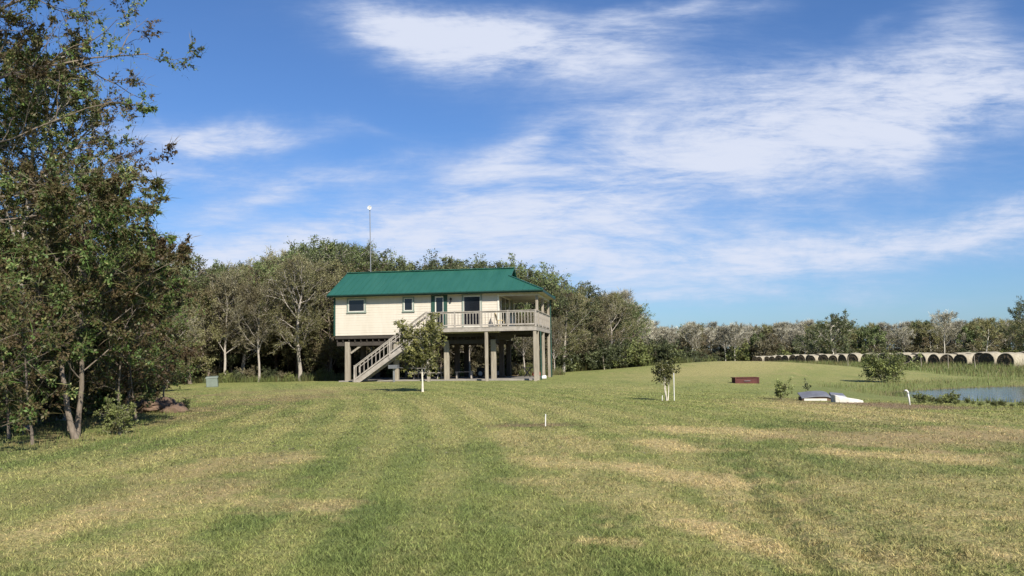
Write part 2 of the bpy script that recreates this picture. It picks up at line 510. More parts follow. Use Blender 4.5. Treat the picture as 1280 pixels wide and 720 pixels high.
def gmix(x, y):
    n1 = fbm(x * 0.9, y * 0.55, 21, 4); n2 = fbm(x * 0.23 + 3, y * 0.13, 33, 4); n3 = fbm(x * 2.5, y * 2.0, 41, 3)
    w = np.clip(0.5 + 1.5 * (0.45 * n1 + 0.55 * n3 - .5), 0, 1)
    right = sst(-2, 6, x) * sst(34, 20, y)
    dry = np.clip((n2 - 0.50) * 1.7, 0, 0.5) * (0.45 + 0.0 * right) + np.clip((n1 - 0.52) * 1.6, 0, .4) * (0.35 + 0.15 * right)
    dry = np.maximum(dry, zone(DRY, x, y, w))
    # mower passes: arcs running from the near lawn to the house
    q = x + 0.013 * (y - 8) ** 2 * 0.35 + 0.8 * (n2 - 0.5)
    stripe = sst(.25, .75, 0.5 + 0.5 * np.sin(q * 2 * PI / 1.25)) * (.4 + .8 * vnoise(x * .35, y * .12, 55))
    fade = sst(62, 25, y)
    dry = dry + 0.17 * stripe * fade
    lush = zone(LUSH, x, y, w) + np.clip((0.47 - n1) * 2.2, 0, .6) + 0.32 * (1 - stripe) * fade * sst(7, 1, x) + .55 * sst(1.5, 5, x) * sst(26, 14, y)
    # two wheel tracks from the drive on the left
    for off in (0.0, 1.5):
        pts = [gpt(355 + off * 22, 490), gpt(338 + off * 20, 482)]
        lush = np.maximum(lush, 0.7 * (1 - sst(.1, .4, seg_dist(x, y, *pts))))
    tr = [gpt(920, 578), gpt(932, 612), gpt(960, 648), gpt(1035, 716)]
    for a, b in zip(tr[:-1], tr[1:]):
        d = seg_dist(x, y, a, b)
        lush = np.maximum(lush, 1.0 * (1 - sst(.05, .16, d * (.7 + .6 * w))))
    soil = zone(SOIL, x, y, w)
    r = pond_r(x, y)
    soil = np.maximum(soil, (1 - sst(1.0, 1.12, r)) * 0.9)
    lush = np.maximum(lush, (1 - sst(1.25, 1.6, r)) * 0.6)
    # leaf litter under the woods
    yl = np.where(x < 3, 61 + 0.0 * x, 76.0)
    wood = sst(0, 6, y - yl) * sst(16, 10, x)
    soil = np.maximum(soil, wood * 0.9)
    nl = sst(-7.5, -10.5, x - 0.10 * (y - 18)) * sst(50, 40, y) * sst(14, 17, y)
    soil = np.maximum(soil, 0.45 * nl * sst(.35, .6, n1))
    far = sst(90, 140, np.hypot(x, y))
    dry = np.maximum(dry, far * 0.35)
    return np.stack([np.clip(dry, 0, 1), np.clip(soil, 0, 1), np.clip(lush, 0, 1), np.ones_like(x)], 1)


# ground sheet ---------------------------------------------------------
ang = np.concatenate([np.arange(-180, -46, 6.0), np.arange(-46, 46, 0.17), np.arange(46, 180, 6.0)])
ang = np.radians(ang)
rad = np.concatenate([[0.0], np.geomspace(0.6, 2500, 430)])
A, R = np.meshgrid(ang, rad)
gx = (R * np.sin(A)).ravel(); gy = (R * np.cos(A)).ravel()
gz = H(gx, gy)
na, nr = len(ang), len(rad)
ii = np.arange(nr - 1)[:, None] * na; jj = np.arange(na)[None, :]; j2 = (jj + 1) % na
quads = np.stack([ii + jj, ii + j2, ii + na + j2, ii + na + jj], -1).reshape(-1, 4)[:, ::-1]
ground = link_obj('ground', np_mesh('ground', np.stack([gx, gy, gz], 1), quads, attrs={'gmix': ('FLOAT_COLOR', gmix(gx, gy))}, smooth=True), M['ground'])
tag(ground, kind='structure')

# pond water ---------------------------------------------------------
wb = MB()
N_ = 72
pts = []
for k in range(N_):
    a = 2 * PI * k / N_
    pts.append((33.3 + 14 * 1.16 * math.cos(a), 39 + 10.3 * 1.16 * math.sin(a), WATER_Z))
wb.add(pts, [tuple(range(N_))])
tag(wb.obj('pond_water', M['water']), kind='structure')

# mown grass blades in the near lawn ---------------------------------------
NB = 900000
d = 5.0 + (60 - 5.0) * RNG.random(NB) ** 2.3
a = np.radians(RNG.uniform(-37, 37, NB))
bx = d * np.sin(a); by = d * np.cos(a)
keep = (pond_r(bx, by) > 1.5)
bx, by, d = bx[keep], by[keep], d[keep]
# clumping
cl = fbm(bx * 6, by * 6, 77, 2)
gm = gmix(bx, by)
keep = RNG.random(len(bx)) < np.clip(1.35 * cl + 0.25 - 0.35 * gm[:, 0] - .8 * gm[:, 1], 0.12, 1) * sst(60, 26, d)
bx, by, d, gm, cl = bx[keep], by[keep], d[keep], gm[keep], cl[keep]
n = len(bx)
hgt = (0.012 + 0.030 * RNG.random(n) ** 1.5) * (0.6 + 0.8 * cl) * (1 + .35 * gm[:, 2] - .3 * gm[:, 0])
wid = np.maximum(0.0075, d * 0.0008) * (0.8 + .5 * RNG.random(n))
th = RNG.random(n) * 2 * PI
ph = RNG.random(n) * 2 * PI
lean = hgt * RNG.random(n) * 1.9
z = H(bx, by) - 0.004
v = np.zeros((n, 3, 3), np.float32)
v[:, 0, 0] = bx - np.cos(th) * wid / 2; v[:, 0, 1] = by - np.sin(th) * wid / 2; v[:, 0, 2] = z
v[:, 1, 0] = bx + np.cos(th) * wid / 2; v[:, 1, 1] = by + np.sin(th) * wid / 2; v[:, 1, 2] = z
v[:, 2, 0] = bx + np.cos(ph) * lean; v[:, 2, 1] = by + np.sin(ph) * lean; v[:, 2, 2] = z + hgt
me = np_mesh('lawn_grass', v, None, np.arange(n * 3), attrs={'gmix': ('FLOAT_COLOR', np.repeat(gm, 3, 0)), 'tint': ('FLOAT', np.repeat(RNG.random(n), 3))})
tag(link_obj('lawn_grass', me, M['blade']), kind='stuff', label='short mown lawn grass with tan dry patches', cat='grass')


# ------------------------------------------------------------------ foliage builder
class Plant:
    def __init__(s, seed):
        s.r = random.Random(seed)
        s.wood = MB()
        s.lp = []; s.ld = []; s.ls = []; s.lt = []; s.la = []   # leaf position, direction, size, tint, aspect

    def leaf(s, p, d, size, tint, asp=0.55):
        s.lp.append(p[:]); s.ld.append(d[:]); s.ls.append(size); s.lt.append(tint); s.la.append(asp)

    def crown_mesh(s, name, seed=0):
        rg = np.random.default_rng(seed)
        P = np.array(s.lp, np.float32); D = np.array(s.ld, np.float32); S = np.array(s.ls, np.float32)[:, None]
        As = np.array(s.la, np.float32)[:, None]
        D /= np.linalg.norm(D, axis=1, keepdims=True) + 1e-9
        nrm = rg.normal(size=P.shape).astype(np.float32) + np.array([0, 0, .5], np.float32)
        sd = np.cross(D, nrm); sd /= np.linalg.norm(sd, axis=1, keepdims=True) + 1e-9
        up = np.cross(sd, D)
        n = len(P)
        v = np.zeros((n, 4, 3), np.float32)
        v[:, 0] = P
        v[:, 1] = P + D * S * .45 + sd * S * As * .5 + up * S * .06
        v[:, 2] = P + D * S - up * S * .1
        v[:, 3] = P + D * S * .45 - sd * S * As * .5 + up * S * .06
        t = np.repeat(np.clip(np.array(s.lt), 0, 1), 4)
        return np_mesh(name, v, np.arange(n * 4), attrs={'tint': ('FLOAT', t)})


HG = {}


def rdir(r):
    while True:
        v = Vector((r.uniform(-1, 1), r.uniform(-1, 1), r.uniform(-1, 1)))
        if 0.05 < v.length < 1:
            return v.normalized()


def grow(pl, p, d, L, rad, lvl, S, tint=0.5):
    """one branch and its children. S: per-level settings"""
    r = pl.r
    last = lvl == S['levels'] - 1
    nseg = S['seg'][lvl]
    pts = [p.copy()]; dirs = [d.copy()]
    for i in range(nseg):
        d = (d + rdir(r) * S['wig'][lvl] + Vector((0, 0, 1)) * S['up'][lvl]).normalized()
        p = p + d * (L / nseg)
        pts.append(p.copy()); dirs.append(d.copy())
    tip = S['tip'][lvl]
    radii = [rad * (1 + (tip - 1) * (i / nseg)) for i in range(nseg + 1)]
    if lvl == 0:
        radii[0] *= S.get('flare', 1.35)
    if rad > S.get('minr', 0.0):
        pl.wood.tube(pts, radii, S['sides'][lvl], caps=False)
    if lvl == S.get('tint_lvl', 1):
        tint = min(1, max(0, r.gauss(S['tint'], S['tint_sd'])))
    if last or lvl >= S.get('leaf_from', 99):
        nl = S['leaves'] if last else S['leaves'] // 2
        if 'gap' in S:
            nl = int(nl * (0.12 if r.random() < S['gap'] else r.uniform(.8, 1.9)))
        for i in range(nl):
            t = r.uniform(0.1, 1.05) * nseg
            k = min(int(t), nseg - 1)
            q = pts[k].lerp(pts[k + 1], min(t - k, 1))
            if r.random() < S.get('twig_frac', 0):
                pl.leaf(q, (dirs[k] + rdir(r) * .8 + Vector((0, 0, .3))), S['twig'] * r.uniform(.5, 1.3), r.gauss(tint, .2), S.get('twig_asp', .07))
            else:
                pl.leaf(q + rdir(r) * S['scatter'] * r.random(), rdir(r) + Vector((0, 0, -.25)) + dirs[k] * .4, S['leaf'] * r.uniform(.5, 1.5), r.gauss(tint, .14), S.get('asp', .6))
    if last:
        return
    nch = S['n'][lvl]
    a0 = r.uniform(0, 2 * PI)
    t0 = S['t0'][lvl]
    for c in range(nch):
        t = t0 + (1 - t0) * ((c + r.random()) / nch)
        k = min(int(t * nseg), nseg - 1)
        q = pts[k].lerp(pts[k + 1], t * nseg - k)
        dd = dirs[k]
        a0 += 2.4 + r.uniform(-.5, .5)
        o = dd.orthogonal().normalized(); o2 = dd.cross(o)
        side = o * math.cos(a0) + o2 * math.sin(a0)
        an = S['ang'][lvl] * r.uniform(.75, 1.25)
        nd = (dd * math.cos(an) + side * math.sin(an)).normalized()
        prof = S['prof'](t) if lvl == 0 else (1.15 - .55 * t)
        nl = L * S['ratio'][lvl] * prof * r.uniform(.75, 1.25)
        rr = min(radii[k] * .75, rad * S['rr'][lvl]) * (0.7 + .6 * r.random())
        grow(pl, q, nd, nl, rr, lvl + 1, S, tint)


MIDP = lambda t: 0.55 + 0.9 * math.sin(PI * min(1, max(0, (t - 0.1) / 0.95))) * .8
BASE = dict(levels=4, seg=[8, 5, 4, 3], wig=[.10, .20, .28, .3], up=[.05, .06, .04, .0], tip=[.25, .3, .35, .4], sides=[8, 5, 3, 3],
            n=[14, 6, 4], t0=[.28, .25, .2], ang=[.95, .8, .75], ratio=[.36, .5, .5], rr=[.26, .4, .5], prof=MIDP,
            leaves=24, leaf=.14, scatter=.28, tint=.5, tint_sd=.22, asp=.6, gap=.25)


def make_tree(name, seed, height, rad, S, bark, leafm, label, cat='tree', group=None, lean=(0, 0), stems=1, crown='crown', spread=.2):
    S = {**BASE, **S}
    pl = Plant(seed)
    for k in range(stems):
        if stems == 1:
            d = Vector((lean[0], lean[1], 1)).normalized(); p = Vector((0, 0, -.06))
        else:
            a = 2 * PI * k / stems + pl.r.uniform(-.4, .4)
            d = Vector((math.cos(a) * spread + lean[0], math.sin(a) * spread + lean[1], 1)).normalized()
            p = Vector((math.cos(a) * rad * 1.5, math.sin(a) * rad * 1.5, -.06))
        grow(pl, p, d, height * (1 if k == 0 else pl.r.uniform(.7, 1)), rad, 0, S)
    t = thing(name, label, cat, group=group)
    pl.wood.obj('trunk', bark, t, smooth=True)
    cm = pl.crown_mesh(crown, seed)
    HG[t.name] = float(np.percentile(np.array(pl.lp)[:, 2], 99.3))
    link_obj(crown, cm, leafm, t)
    return t


USED = set()
TOPX = [150, 200, 225, 250, 275, 300, 320, 345, 375, 395, 415, 435, 460, 490, 510, 525, 550, 590, 620, 650, 680, 700, 720, 735, 750, 765, 780, 795, 810, 830, 860, 900, 950, 1000, 1040, 1100, 1185, 1220, 1300]
TOPY = [350, 348, 342, 333, 330, 335, 324, 322, 312, 303, 302, 309, 315, 323, 331, 324, 317, 314, 325, 336, 349, 357, 354, 362, 369, 364, 375, 390, 402, 408, 406, 406, 408, 404, 404, 407, 402, 402, 402]


def fitscale(proto_name, px, d, k):
    x, y = colpt(px, d)
    need = EYE - h1(x, y) + (hor(px) - np.interp(px, TOPX, TOPY)) / F_PX * d
    return k * need / HG[proto_name]



def put(proto, px, d, rotz=None, sc=1.0, label=None, group=None, dz=0.0, fit=None):
    if fit:
        sc = fitscale(proto.name, px, d, fit)
    x, y = colpt(px, d)
    loc = (x, y, h1(x, y) + dz)
    rz = random.uniform(0, 2 * PI) if rotz is None else rotz
    s3 = sc if isinstance(sc, tuple) else (sc * random.uniform(.94, 1.06), sc * random.uniform(.94, 1.06), sc)
    if proto.name not in USED:
        USED.add(proto.name)
        proto.location = loc; proto.rotation_euler = (0, 0, rz); proto.scale = s3
        if label: proto['label'] = label
        if group: proto['group'] = group
        return proto
    return dup(proto, loc, rz, s3, label, group)


# ------------------------------------------------------------------ mid-distance woodland kinds
t_green = make_tree('leafy_tree', 1, 9.5, .20, dict(n=[24, 8, 4], t0=[.14, .2, .15], ratio=[.36, .5, .5], leaves=26, leaf=.15, scatter=.34, tint=.55), M['bark'], LM['mid_green'], 'x')
t_green2 = make_tree('leafy_tree', 2, 10.5, .22, dict(n=[22, 8, 4], t0=[.18, .2, .15], ratio=[.37, .5, .5], leaves=26, leaf=.15, scatter=.34, tint=.5, tint_sd=.25), M['bark_pale'], LM['mid_green'], 'x')
t_olive = make_tree('olive_toned_tree', 3, 8.5, .16, dict(n=[24, 8, 4], t0=[.10, .2, .15], ratio=[.37, .5, .5], leaves=26, leaf=.14, scatter=.34), M['bark'], LM['mid_olive'], 'x')
t_semi = make_tree('half_bare_tree', 4, 9.5, .21, dict(n=[20, 8, 5], t0=[.2, .25, .2], ratio=[.38, .5, .5], leaves=21, leaf=.13, scatter=.3, twig_frac=.25, twig=.55, twig_asp=.06, ang=[.85, .75, .7], tip=[.35, .35, .4, .4], sides=[8, 5, 4, 3]), M['bark_pale'], LM['mid_olive'], 'x')
t_semi2 = make_tree('half_bare_tree', 5, 9.0, .15, dict(n=[18, 8, 5], t0=[.3, .25, .2], ratio=[.36, .5, .5], leaves=20, leaf=.13, scatter=.3, twig_frac=.25, twig=.5, ang=[.7, .7, .7]), M['bark_pale'], LM['mid_brown'], 'x')
t_brown = make_tree('brown_leaved_tree', 6, 7.5, .13, dict(n=[22, 8, 4], t0=[.10, .2, .15], ratio=[.38, .5, .5], leaves=24, leaf=.13, scatter=.32), M['bark'], LM['mid_brown'], 'x')
t_dark = make_tree('dark_leafy_tree', 7, 9.5, .2, dict(n=[24, 8, 4], t0=[.12, .2, .15], ratio=[.36, .5, .5], leaves=28, leaf=.16, scatter=.34), M['bark'], LM['dark'], 'x')
SHS = dict(levels=3, seg=[4, 4, 3], wig=[.25, .3, .3], up=[.1, .05, .02], tip=[.4, .4, .4], sides=[4, 3, 3], n=[7, 6], t0=[.1, .1], ang=[.8, .8], ratio=[.6, .5], rr=[.5, .5],
           leaves=26, leaf=.13, scatter=.22, prof=lambda t: 1.0, tint_lvl=1)
s_green = make_tree('shrub', 8, 1.5, .025, SHS, M['bark'], LM['shrub'], 'x', 'shrub', stems=6, spread=.7, crown='foliage')
s_brush = make_tree('shrub', 10, 1.8, .03, SHS, M['bark_pale'], LM['mid_brown'], 'x', 'shrub', stems=6, spread=.6, crown='foliage')
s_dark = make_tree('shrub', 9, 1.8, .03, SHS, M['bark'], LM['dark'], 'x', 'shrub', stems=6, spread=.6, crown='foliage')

GL, GB, GR = 'trees at the wood edge left of the house', 'trees rising behind the house', 'trees at the wood edge right of the house'
# front edge, left of the house (each has a place of its own)
put(t_semi2, 210, 54, 1.0, 1, 'small pale trunked tree nearest the utility box, beside the left grove', GL, fit=.84)
put(t_olive, 238, 60, .4, 1, 'bushy olive tree at wood edge behind the utility box', GL, fit=.86)
put(t_semi2, 282, 62, 2.6, 1, 'slim pale stemmed tree leaning right, just right of the utility box', GL, fit=.92)
put(t_brown, 262, 64, 2.6, 1, 'brown leaved tree in the wood above the utility box', GL, fit=.97)
put(t_semi, 302, 66, 2.1, 1, 'thin barked half bare tree midway between utility box and house', GL, fit=.95)
put(t_semi2, 324, 62, 4.4, 1, 'slender pale twin of the half bare stems midway to the house', GL, fit=.80)
put(t_semi, 376, 62, .3, 1, 'half bare tree with thick pale forking trunk just left of the house', GL, fit=.92)
put(t_green, 345, 70, 2.0, 1, 'green crowned tree behind the thin pale stems left of house', GL, fit=1.0)
put(t_green2, 405, 72, 1.0, 1, 'tallest green crowned tree rising at the left end of the house roof', GL, fit=1.0)
put(t_olive, 412, 65, 3.0, 1, 'olive bushy tree pressed against left end wall of the house', GL, fit=.78)
lab_l = 'one of many mixed trees deep in the wood left of the house'
for i in range(30):
    px = 170 + (i % 15) * 18 + random.uniform(-9, 9); dd = 68 + 10 * (i // 15) + random.uniform(-2, 6)
    put(random.choice([t_green, t_olive, t_olive, t_semi, t_brown, t_green2, t_dark]), px, dd, None, 1, lab_l, GL, fit=random.uniform(.80, 1.0) if i < 15 else random.uniform(.92, 1.03))
lab_b = 'leafy tree whose crown shows above the green roof'
for i in range(19):
    px = 424 + i * 15 + random.uniform(-5, 5); dd = 72 + (i % 3) * 4 + random.uniform(-1, 2)
    put(random.choice([t_green2, t_olive, t_green]) if px < 500 else random.choice([t_dark, t_dark, t_dark, t_green]), px, dd, None, 1, lab_b, GB, fit=random.uniform(.86, 1.03))
lab_u = 'brown understorey tree seen between the house piles'
for i in range(14):
    px = 430 + i * 20 + random.uniform(-6, 6)
    put(random.choice([t_brown, t_semi2, t_brown, t_olive]), px, 66.5 + random.uniform(0, 3), None, 1, lab_u, 'understorey trees behind the house', fit=.6)
# right of the house
put(t_semi, 704, 72, 1.2, 1, 'half bare tree with pale trunk beside the right porch posts', GR, fit=.90)
put(t_dark, 720, 76, .3, 1, 'dark leafy tree behind the leaning fence post', GR, fit=1.0)
put(t_brown, 738, 75, 2.2, 1, 'brown tree between the dark tree and the tall right one', GR, fit=.95)
put(t_semi, 762, 77, 2.9, 1, 'tree with bright pale trunk near right end of the wood', GR, fit=.97)
put(t_dark, 752, 80, 1.9, 1, 'dark leafy tree right behind the bright pale trunk', GR, fit=.97)
put(t_green, 773, 82, 4.0, 1, 'rounded green tree ending the wood on its right side', GR, fit=.98)
lab_r = 'mixed tree deep in the wood right of the house'
for i in range(11):
    px = 684 + i * 9.5 + random.uniform(-4, 4)
    put(random.choice([t_dark, t_dark, t_brown, t_green]), px, 84 + random.uniform(0, 6), None, 1, lab_r, GR, fit=random.uniform(.80, .95))
# undergrowth shrubs along both wood edges
for i in range(38):
    px = 170 + i * 14 + random.uniform(-5, 5)
    if 415 < px < 425: continue
    put((s_dark, s_brush, s_green)[i % 3], px, 61.5 + (4 if px > 415 else 0) + random.uniform(0, 4), None, random.uniform(.25, .55), 'low shrub along the foot of the wood behind the house', 'shrubs along the wood edge')
for i in range(60):
    px = 165 + i * 9 + random.uniform(-4, 4)
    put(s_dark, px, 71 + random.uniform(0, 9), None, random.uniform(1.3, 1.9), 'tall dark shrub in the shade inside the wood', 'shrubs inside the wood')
for i in range(26):
    px = 690 + i * 6.2 + random.uniform(-4, 4)
    put((s_green, s_dark, s_dark)[i % 3], px, 74 + random.uniform(0, 5), None, random.uniform(.65, 1.15), 'green shrub at the foot of the right wood', 'shrubs along the right wood edge')
for i in range(22):
    px = 800 + i * 4.6 + random.uniform(-4, 4)
    put(s_green if i % 3 else s_dark, px, 82 + i * 1.6 + random.uniform(-2, 5), None, random.uniform(.7, 1.15) * (1.2 if i < 8 else .7), 'green shrub in thicket between right wood and hay bales', 'thicket left of the hay bales')

# ------------------------------------------------------------------ far treeline
FS = dict(n=[13, 6, 4], t0=[.35, .2, .15], ratio=[.32, .5, .5], leaves=12, leaf=.3, twig=.9, twig_frac=.9, twig_asp=.06, sides=[5, 3, 3, 3], seg=[6, 3, 3, 2], ang=[.6, .6, .6], scatter=.4)
f_bare = make_tree('bare_tree', 21, 9.0, .17, FS, M['bark_far'], LM['bare'], 'x')
f_bare2 = make_tree('bare_tree', 22, 8.0, .14, {**FS, 'n': [11, 6, 4], 't0': [.45, .2, .15], 'ang': [.5, .6, .6]}, M['bark_far'], LM['bare'], 'x')
f_brown = make_tree('brown_leaved_tree', 23, 8.0, .16, {**FS, 'twig_frac': .35, 'leaf': .3, 'leaves': 14, 't0': [.2, .2, .15], 'ang': [.8, .7, .7]}, M['bark_far'], LM['mid_olive'], 'x')
f_green = make_tree('green_leaved_tree', 24, 8.0, .16, {**FS, 'twig_frac': .1, 'leaf': .34, 'leaves': 14, 't0': [.15, .2, .15], 'ang': [.85, .7, .7]}, M['bark_far'], LM['mid_green'], 'x')
f_oak = make_tree('round_crowned_tree', 25, 7.2, .3, {**FS, 'n': [18, 8, 4], 'twig_frac': .3, 'twig': .7, 'leaf': .3, 'leaves': 20, 't0': [.08, .2, .15], 'ang': [1.15, .7, .7], 'ratio': [.5, .5, .5], 'up': [.05, .1, .05, 0]}, M['bark_far'], LM['dark'], 'x')
GF = 'trees of the far treeline beyond the bales'
LBARE = 'bleached bare tree in the far treeline beyond the hay bales'
for i in range(150):
    px = 770 + (i % 60) * 9.2 + random.uniform(-4, 4)
    row = i // 60
    dd = 205 + 20 * row + random.uniform(-8, 8)
    u = random.random()
    if px < 1010:
        pr, lb = (random.choice([f_bare, f_bare2]), LBARE) if u < .80 else ((f_brown, 'brown leaved tree in the far treeline') if u < .95 else (f_green, 'green leaved tree in the far treeline'))
    else:
        pr, lb = (random.choice([f_bare, f_bare2]), LBARE) if u < .45 else ((f_brown, 'brown leaved tree in the far treeline') if u < .82 else (f_green, 'green leaved tree in the far treeline'))
    put(pr, px, dd, None, 1, lb, GF, fit=random.uniform(.78, 1.04))
for i in range(90):
    px = 770 + (i % 45) * 12 + random.uniform(-5, 5)
    put((s_dark, s_green, s_brush, s_brush)[i % 4], px, 194 + 50 * (i // 45) + random.uniform(0, 14), None, (2.6, 2.6, random.uniform(1.5, 2.7) if i < 22 else random.uniform(1.0, 1.9)), 'dark brush at the foot of the far treeline', 'brush under the far treeline')
put(f_oak, 1042, 165, 1.0, 1.0, 'broad round dark tree standing before the far treeline behind the bales', fit=1.22)
put(f_green, 948, 198, .6, .72, 'single rounded olive tree below the pale treeline, left of the dark round tree', fit=.72)
put(f_oak, 1006, 182, 2.0, .55, 'low dark bushy tree just left of the broad round one', fit=.7)
put(f_bare, 1180, 178, 2.0, (1.35, 1.35, 1.12), 'tall silvery wide crowned tree above the bales near the pond', GF, fit=1.24)
put(f_brown, 1232, 170, 2.0, 1.0, 'brown leaning tree beside the silvery wide crowned one', GF, fit=1.05)
put(t_dark, 1284, 108, 1.0, (1.0, 1.0, 1.0), 'dark leafy tree with trunk hidden, cut by the right frame edge', fit=1.5)

# ------------------------------------------------------------------ left grove, close to the camera
NS = dict(levels=5, seg=[9, 7, 5, 4, 3], wig=[.10, .20, .26, .3, .3], up=[.04, .05, .03, .0, -.02], tip=[.3, .3, .3, .35, .4], sides=[9, 6, 4, 3, 3],
          n=[15, 6, 5, 3], t0=[.22, .2, .15, .1], ang=[.95, .8, .75, .7], ratio=[.36, .48, .5, .5], rr=[.3, .42, .5, .55], leaves=24, leaf=.066, scatter=.07, gap=.35, twig_frac=.10, twig=.32, twig_asp=.035,
          tint=.48, tint_sd=.2, tint_lvl=2, leaf_from=3, asp=.62)


def near(name, seed, height, rad, S, px, d, label, rotz=0, bark='bark', leafm='near', **k):
    t = make_tree(name, seed, height, rad, {**NS, **S}, M[bark], LM[leafm], label, group='trees of the near left grove', **k)
    return put(t, px, d, rotz, (1, 1, 1))


near('grove_tree', 31, 5.0, .062, dict(n=[19, 6, 5, 3], t0=[.22, .2, .15, .1], ratio=[.35, .5, .5, .5], tint=.46), 98, 18.6, 'slim rough trunked tree at front edge of the left grove', 0)
near('grove_tree', 32, 12.0, .13, dict(n=[28, 6, 5, 3], t0=[.12, .2, .15, .1], ratio=[.25, .5, .5, .5], tint=.38, tint_sd=.26, leaves=26), -150, 18, 'tallest brown leaved tree of left grove, reaching past the top of frame', 1, 'bark')
near('grove_tree', 33, 5.6, .09, dict(n=[22, 7, 5, 3], t0=[.12, .2, .15, .1], ratio=[.36, .5, .5, .5], tint=.66), 55, 22.5, 'greener tree behind the slim rough trunk in left grove', 2)
near('grove_tree', 34, 12.5, .12, dict(n=[16, 6, 5, 3], t0=[.62, .2, .15, .1], ratio=[.27, .5, .5, .5], tint=.32, leaves=16), -255, 14.5, 'tree outside left edge whose twigs overhang the top left corner', 0)
near('grove_tree', 37, 9.4, .09, dict(n=[20, 6, 5, 3], t0=[.35, .2, .15, .1], ratio=[.19, .5, .5, .5], tint=.56, leaves=20), 34, 20.5, 'tall airy tree with thin green sprays against the sky in left grove', 3, 'bark_pale')
near('grove_tree', 38, 9.8, .10, dict(n=[17, 6, 5, 3], t0=[.4, .2, .15, .1], ratio=[.18, .5, .5, .5], tint=.34, leaves=20), 78, 23.5, 'tall thin brown leaved tree rising behind the airy green one in left grove', 1, 'bark_pale')
near('grove_tree', 35, 4.6, .06, dict(n=[20, 7, 5, 3], t0=[.15, .2, .15, .1], ratio=[.34, .5, .5, .5], tint=.3), 160, 25, 'small brown leaved tree at right fringe of left grove', 0)
near('leaning_tree', 36, 2.7, .065, dict(levels=4, n=[6, 5, 4], seg=[7, 6, 4, 3], t0=[.6, .2, .15], ratio=[.5, .5, .5], leaves=6, leaf=.07, leaf_from=9, sides=[9, 6, 4, 3], wig=[.22, .25, .26, .3], up=[.0, .08, .04, 0], ang=[.8, .8, .7], tip=[.55, .3, .35, .4], rr=[.5, .45, .5]),
     98, 18.0, 'thick pale trunk leaning left with forked bare limbs in left grove', 0, 'bark', lean=(-.6, .05))
for i, (px, d, hh, sd, lb) in enumerate([(88, 20, 3.8, 41, 'thin sapling left of the slim rough trunk'), (152, 20.5, 3.2, 42, 'thin sapling right of the slim rough trunk'), (30, 19, 4.2, 43, 'sapling below the tallest tree of left grove'),
                                         (205, 30, 3.6, 44, 'spindly sapling beside the brown dirt heap'), (5, 24, 5.5, 45, 'leafy sapling at the left frame edge in the grove'), (130, 27, 5.5, 46, 'leafy sapling in the shade behind the grove front'), (14, 18.2, 2.9, 48, 'short leafy sapling nearest the left frame edge'), (-12, 15.2, 3.0, 50, 'leafy sapling nearest the camera at the very left frame edge'), (44, 16.9, 2.3, 53, 'low leafy sapling in front of the grove between left edge and forked leaning trunk'), (172, 22, 3.0, 49, 'short leafy sapling above the brown dirt heap')]):
    near('sapling', sd, hh, .032, dict(levels=4, n=[13, 5, 4], seg=[6, 4, 3, 3], t0=[.12, .15, .1], ratio=[.34, .5, .5], leaves=16, leaf=.065, sides=[5, 3, 3, 3], leaf_from=2, tint=.45), px, d, lb, i)
s_near = make_tree('grove_shrub', 51, 1.25, .014, {**SHS, 'leaves': 34, 'leaf': .06, 'scatter': .1, 'n': [8, 6]}, M['bark'], LM['near'], 'x', 'shrub', 'shrubs under the left grove', stems=7, spread=.6, crown='foliage')
s_lite = make_tree('grove_shrub', 52, 1.1, .012, {**SHS, 'leaves': 26, 'leaf': .07, 'scatter': .06, 'n': [7, 5]}, M['bark_pale'], LM['shrub'], 'x', 'shrub', 'shrubs under the left grove', stems=7, spread=.5, crown='foliage')
put(s_lite, 152, 18.9, 0, .55, 'pale leafy shrub at foot of the slim rough trunk')
put(s_lite, 232, 27.5, 2, .28, 'low green shrub on right side of the brown dirt heap')
for i, (px, d, sc) in enumerate([(20, 21, 1.3), (60, 23, 1.5), (-20, 19, 1.3), (95, 25, 1.7), (40, 27, 1.9), (130, 26, 1.5), (160, 31, 1.6), (5, 30, 2.0), (80, 31, 2.0), (-30, 26, 1.8), (110, 34, 2.1), (30, 37, 2.3), (150, 40, 2.2), (185, 46, 1.8), (70, 42, 2.4), (-10, 40, 2.4), (110, 48, 2.4), (30, 50, 2.6)]):
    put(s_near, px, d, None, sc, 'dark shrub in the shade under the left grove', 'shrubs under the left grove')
for i, (px, d) in enumerate([(20, 44), (70, 50), (120, 54), (165, 56), (-20, 52), (190, 60), (140, 64), (60, 62), (10, 64)]):
    put([t_olive, t_brown, t_green][i % 3], px, d, None, .85, 'tree far behind the left grove', 'trees behind the left grove')

# heap of clods
def clod_heap():
    t = thing('dirt_heap', 'heap of brown clods beside shrubs at edge of left grove', 'dirt heap')
    rr = random.Random(4)
    import bmesh
    for k in range(16):
        bm = bmesh.new()
        bmesh.ops.create_icosphere(bm, subdivisions=2, radius=1)
        s = rr.uniform(.16, .34)
        ox, oy = rr.uniform(-.75, .75), rr.uniform(-.4, .4)
        oz = max(0.03, .36 * (1 - abs(ox) / 1.0) * rr.uniform(.3, 1))
        sx, sy, sz = s * rr.uniform(.8, 1.5), s, s * rr.uniform(.5, .8)
        for v_ in bm.verts:
            n_ = 1 + .35 * (float(vnoise(v_.co.x * 2.3 + k * 9, v_.co.y * 2.3 + v_.co.z * 3.1, 3)) - .5) * 2
            v_.co = Vector((v_.co.x * sx * n_ + ox, v_.co.y * sy * n_ + oy, v_.co.z * sz * n_ + oz))
        me = bpy.data.meshes.new('clod'); bm.to_mesh(me); bm.free()
        link_obj('clod', me, M['rock'], t)
    x, y = colpt(197, 27); t.location = (x, y, h1(x, y))


clod_heap()

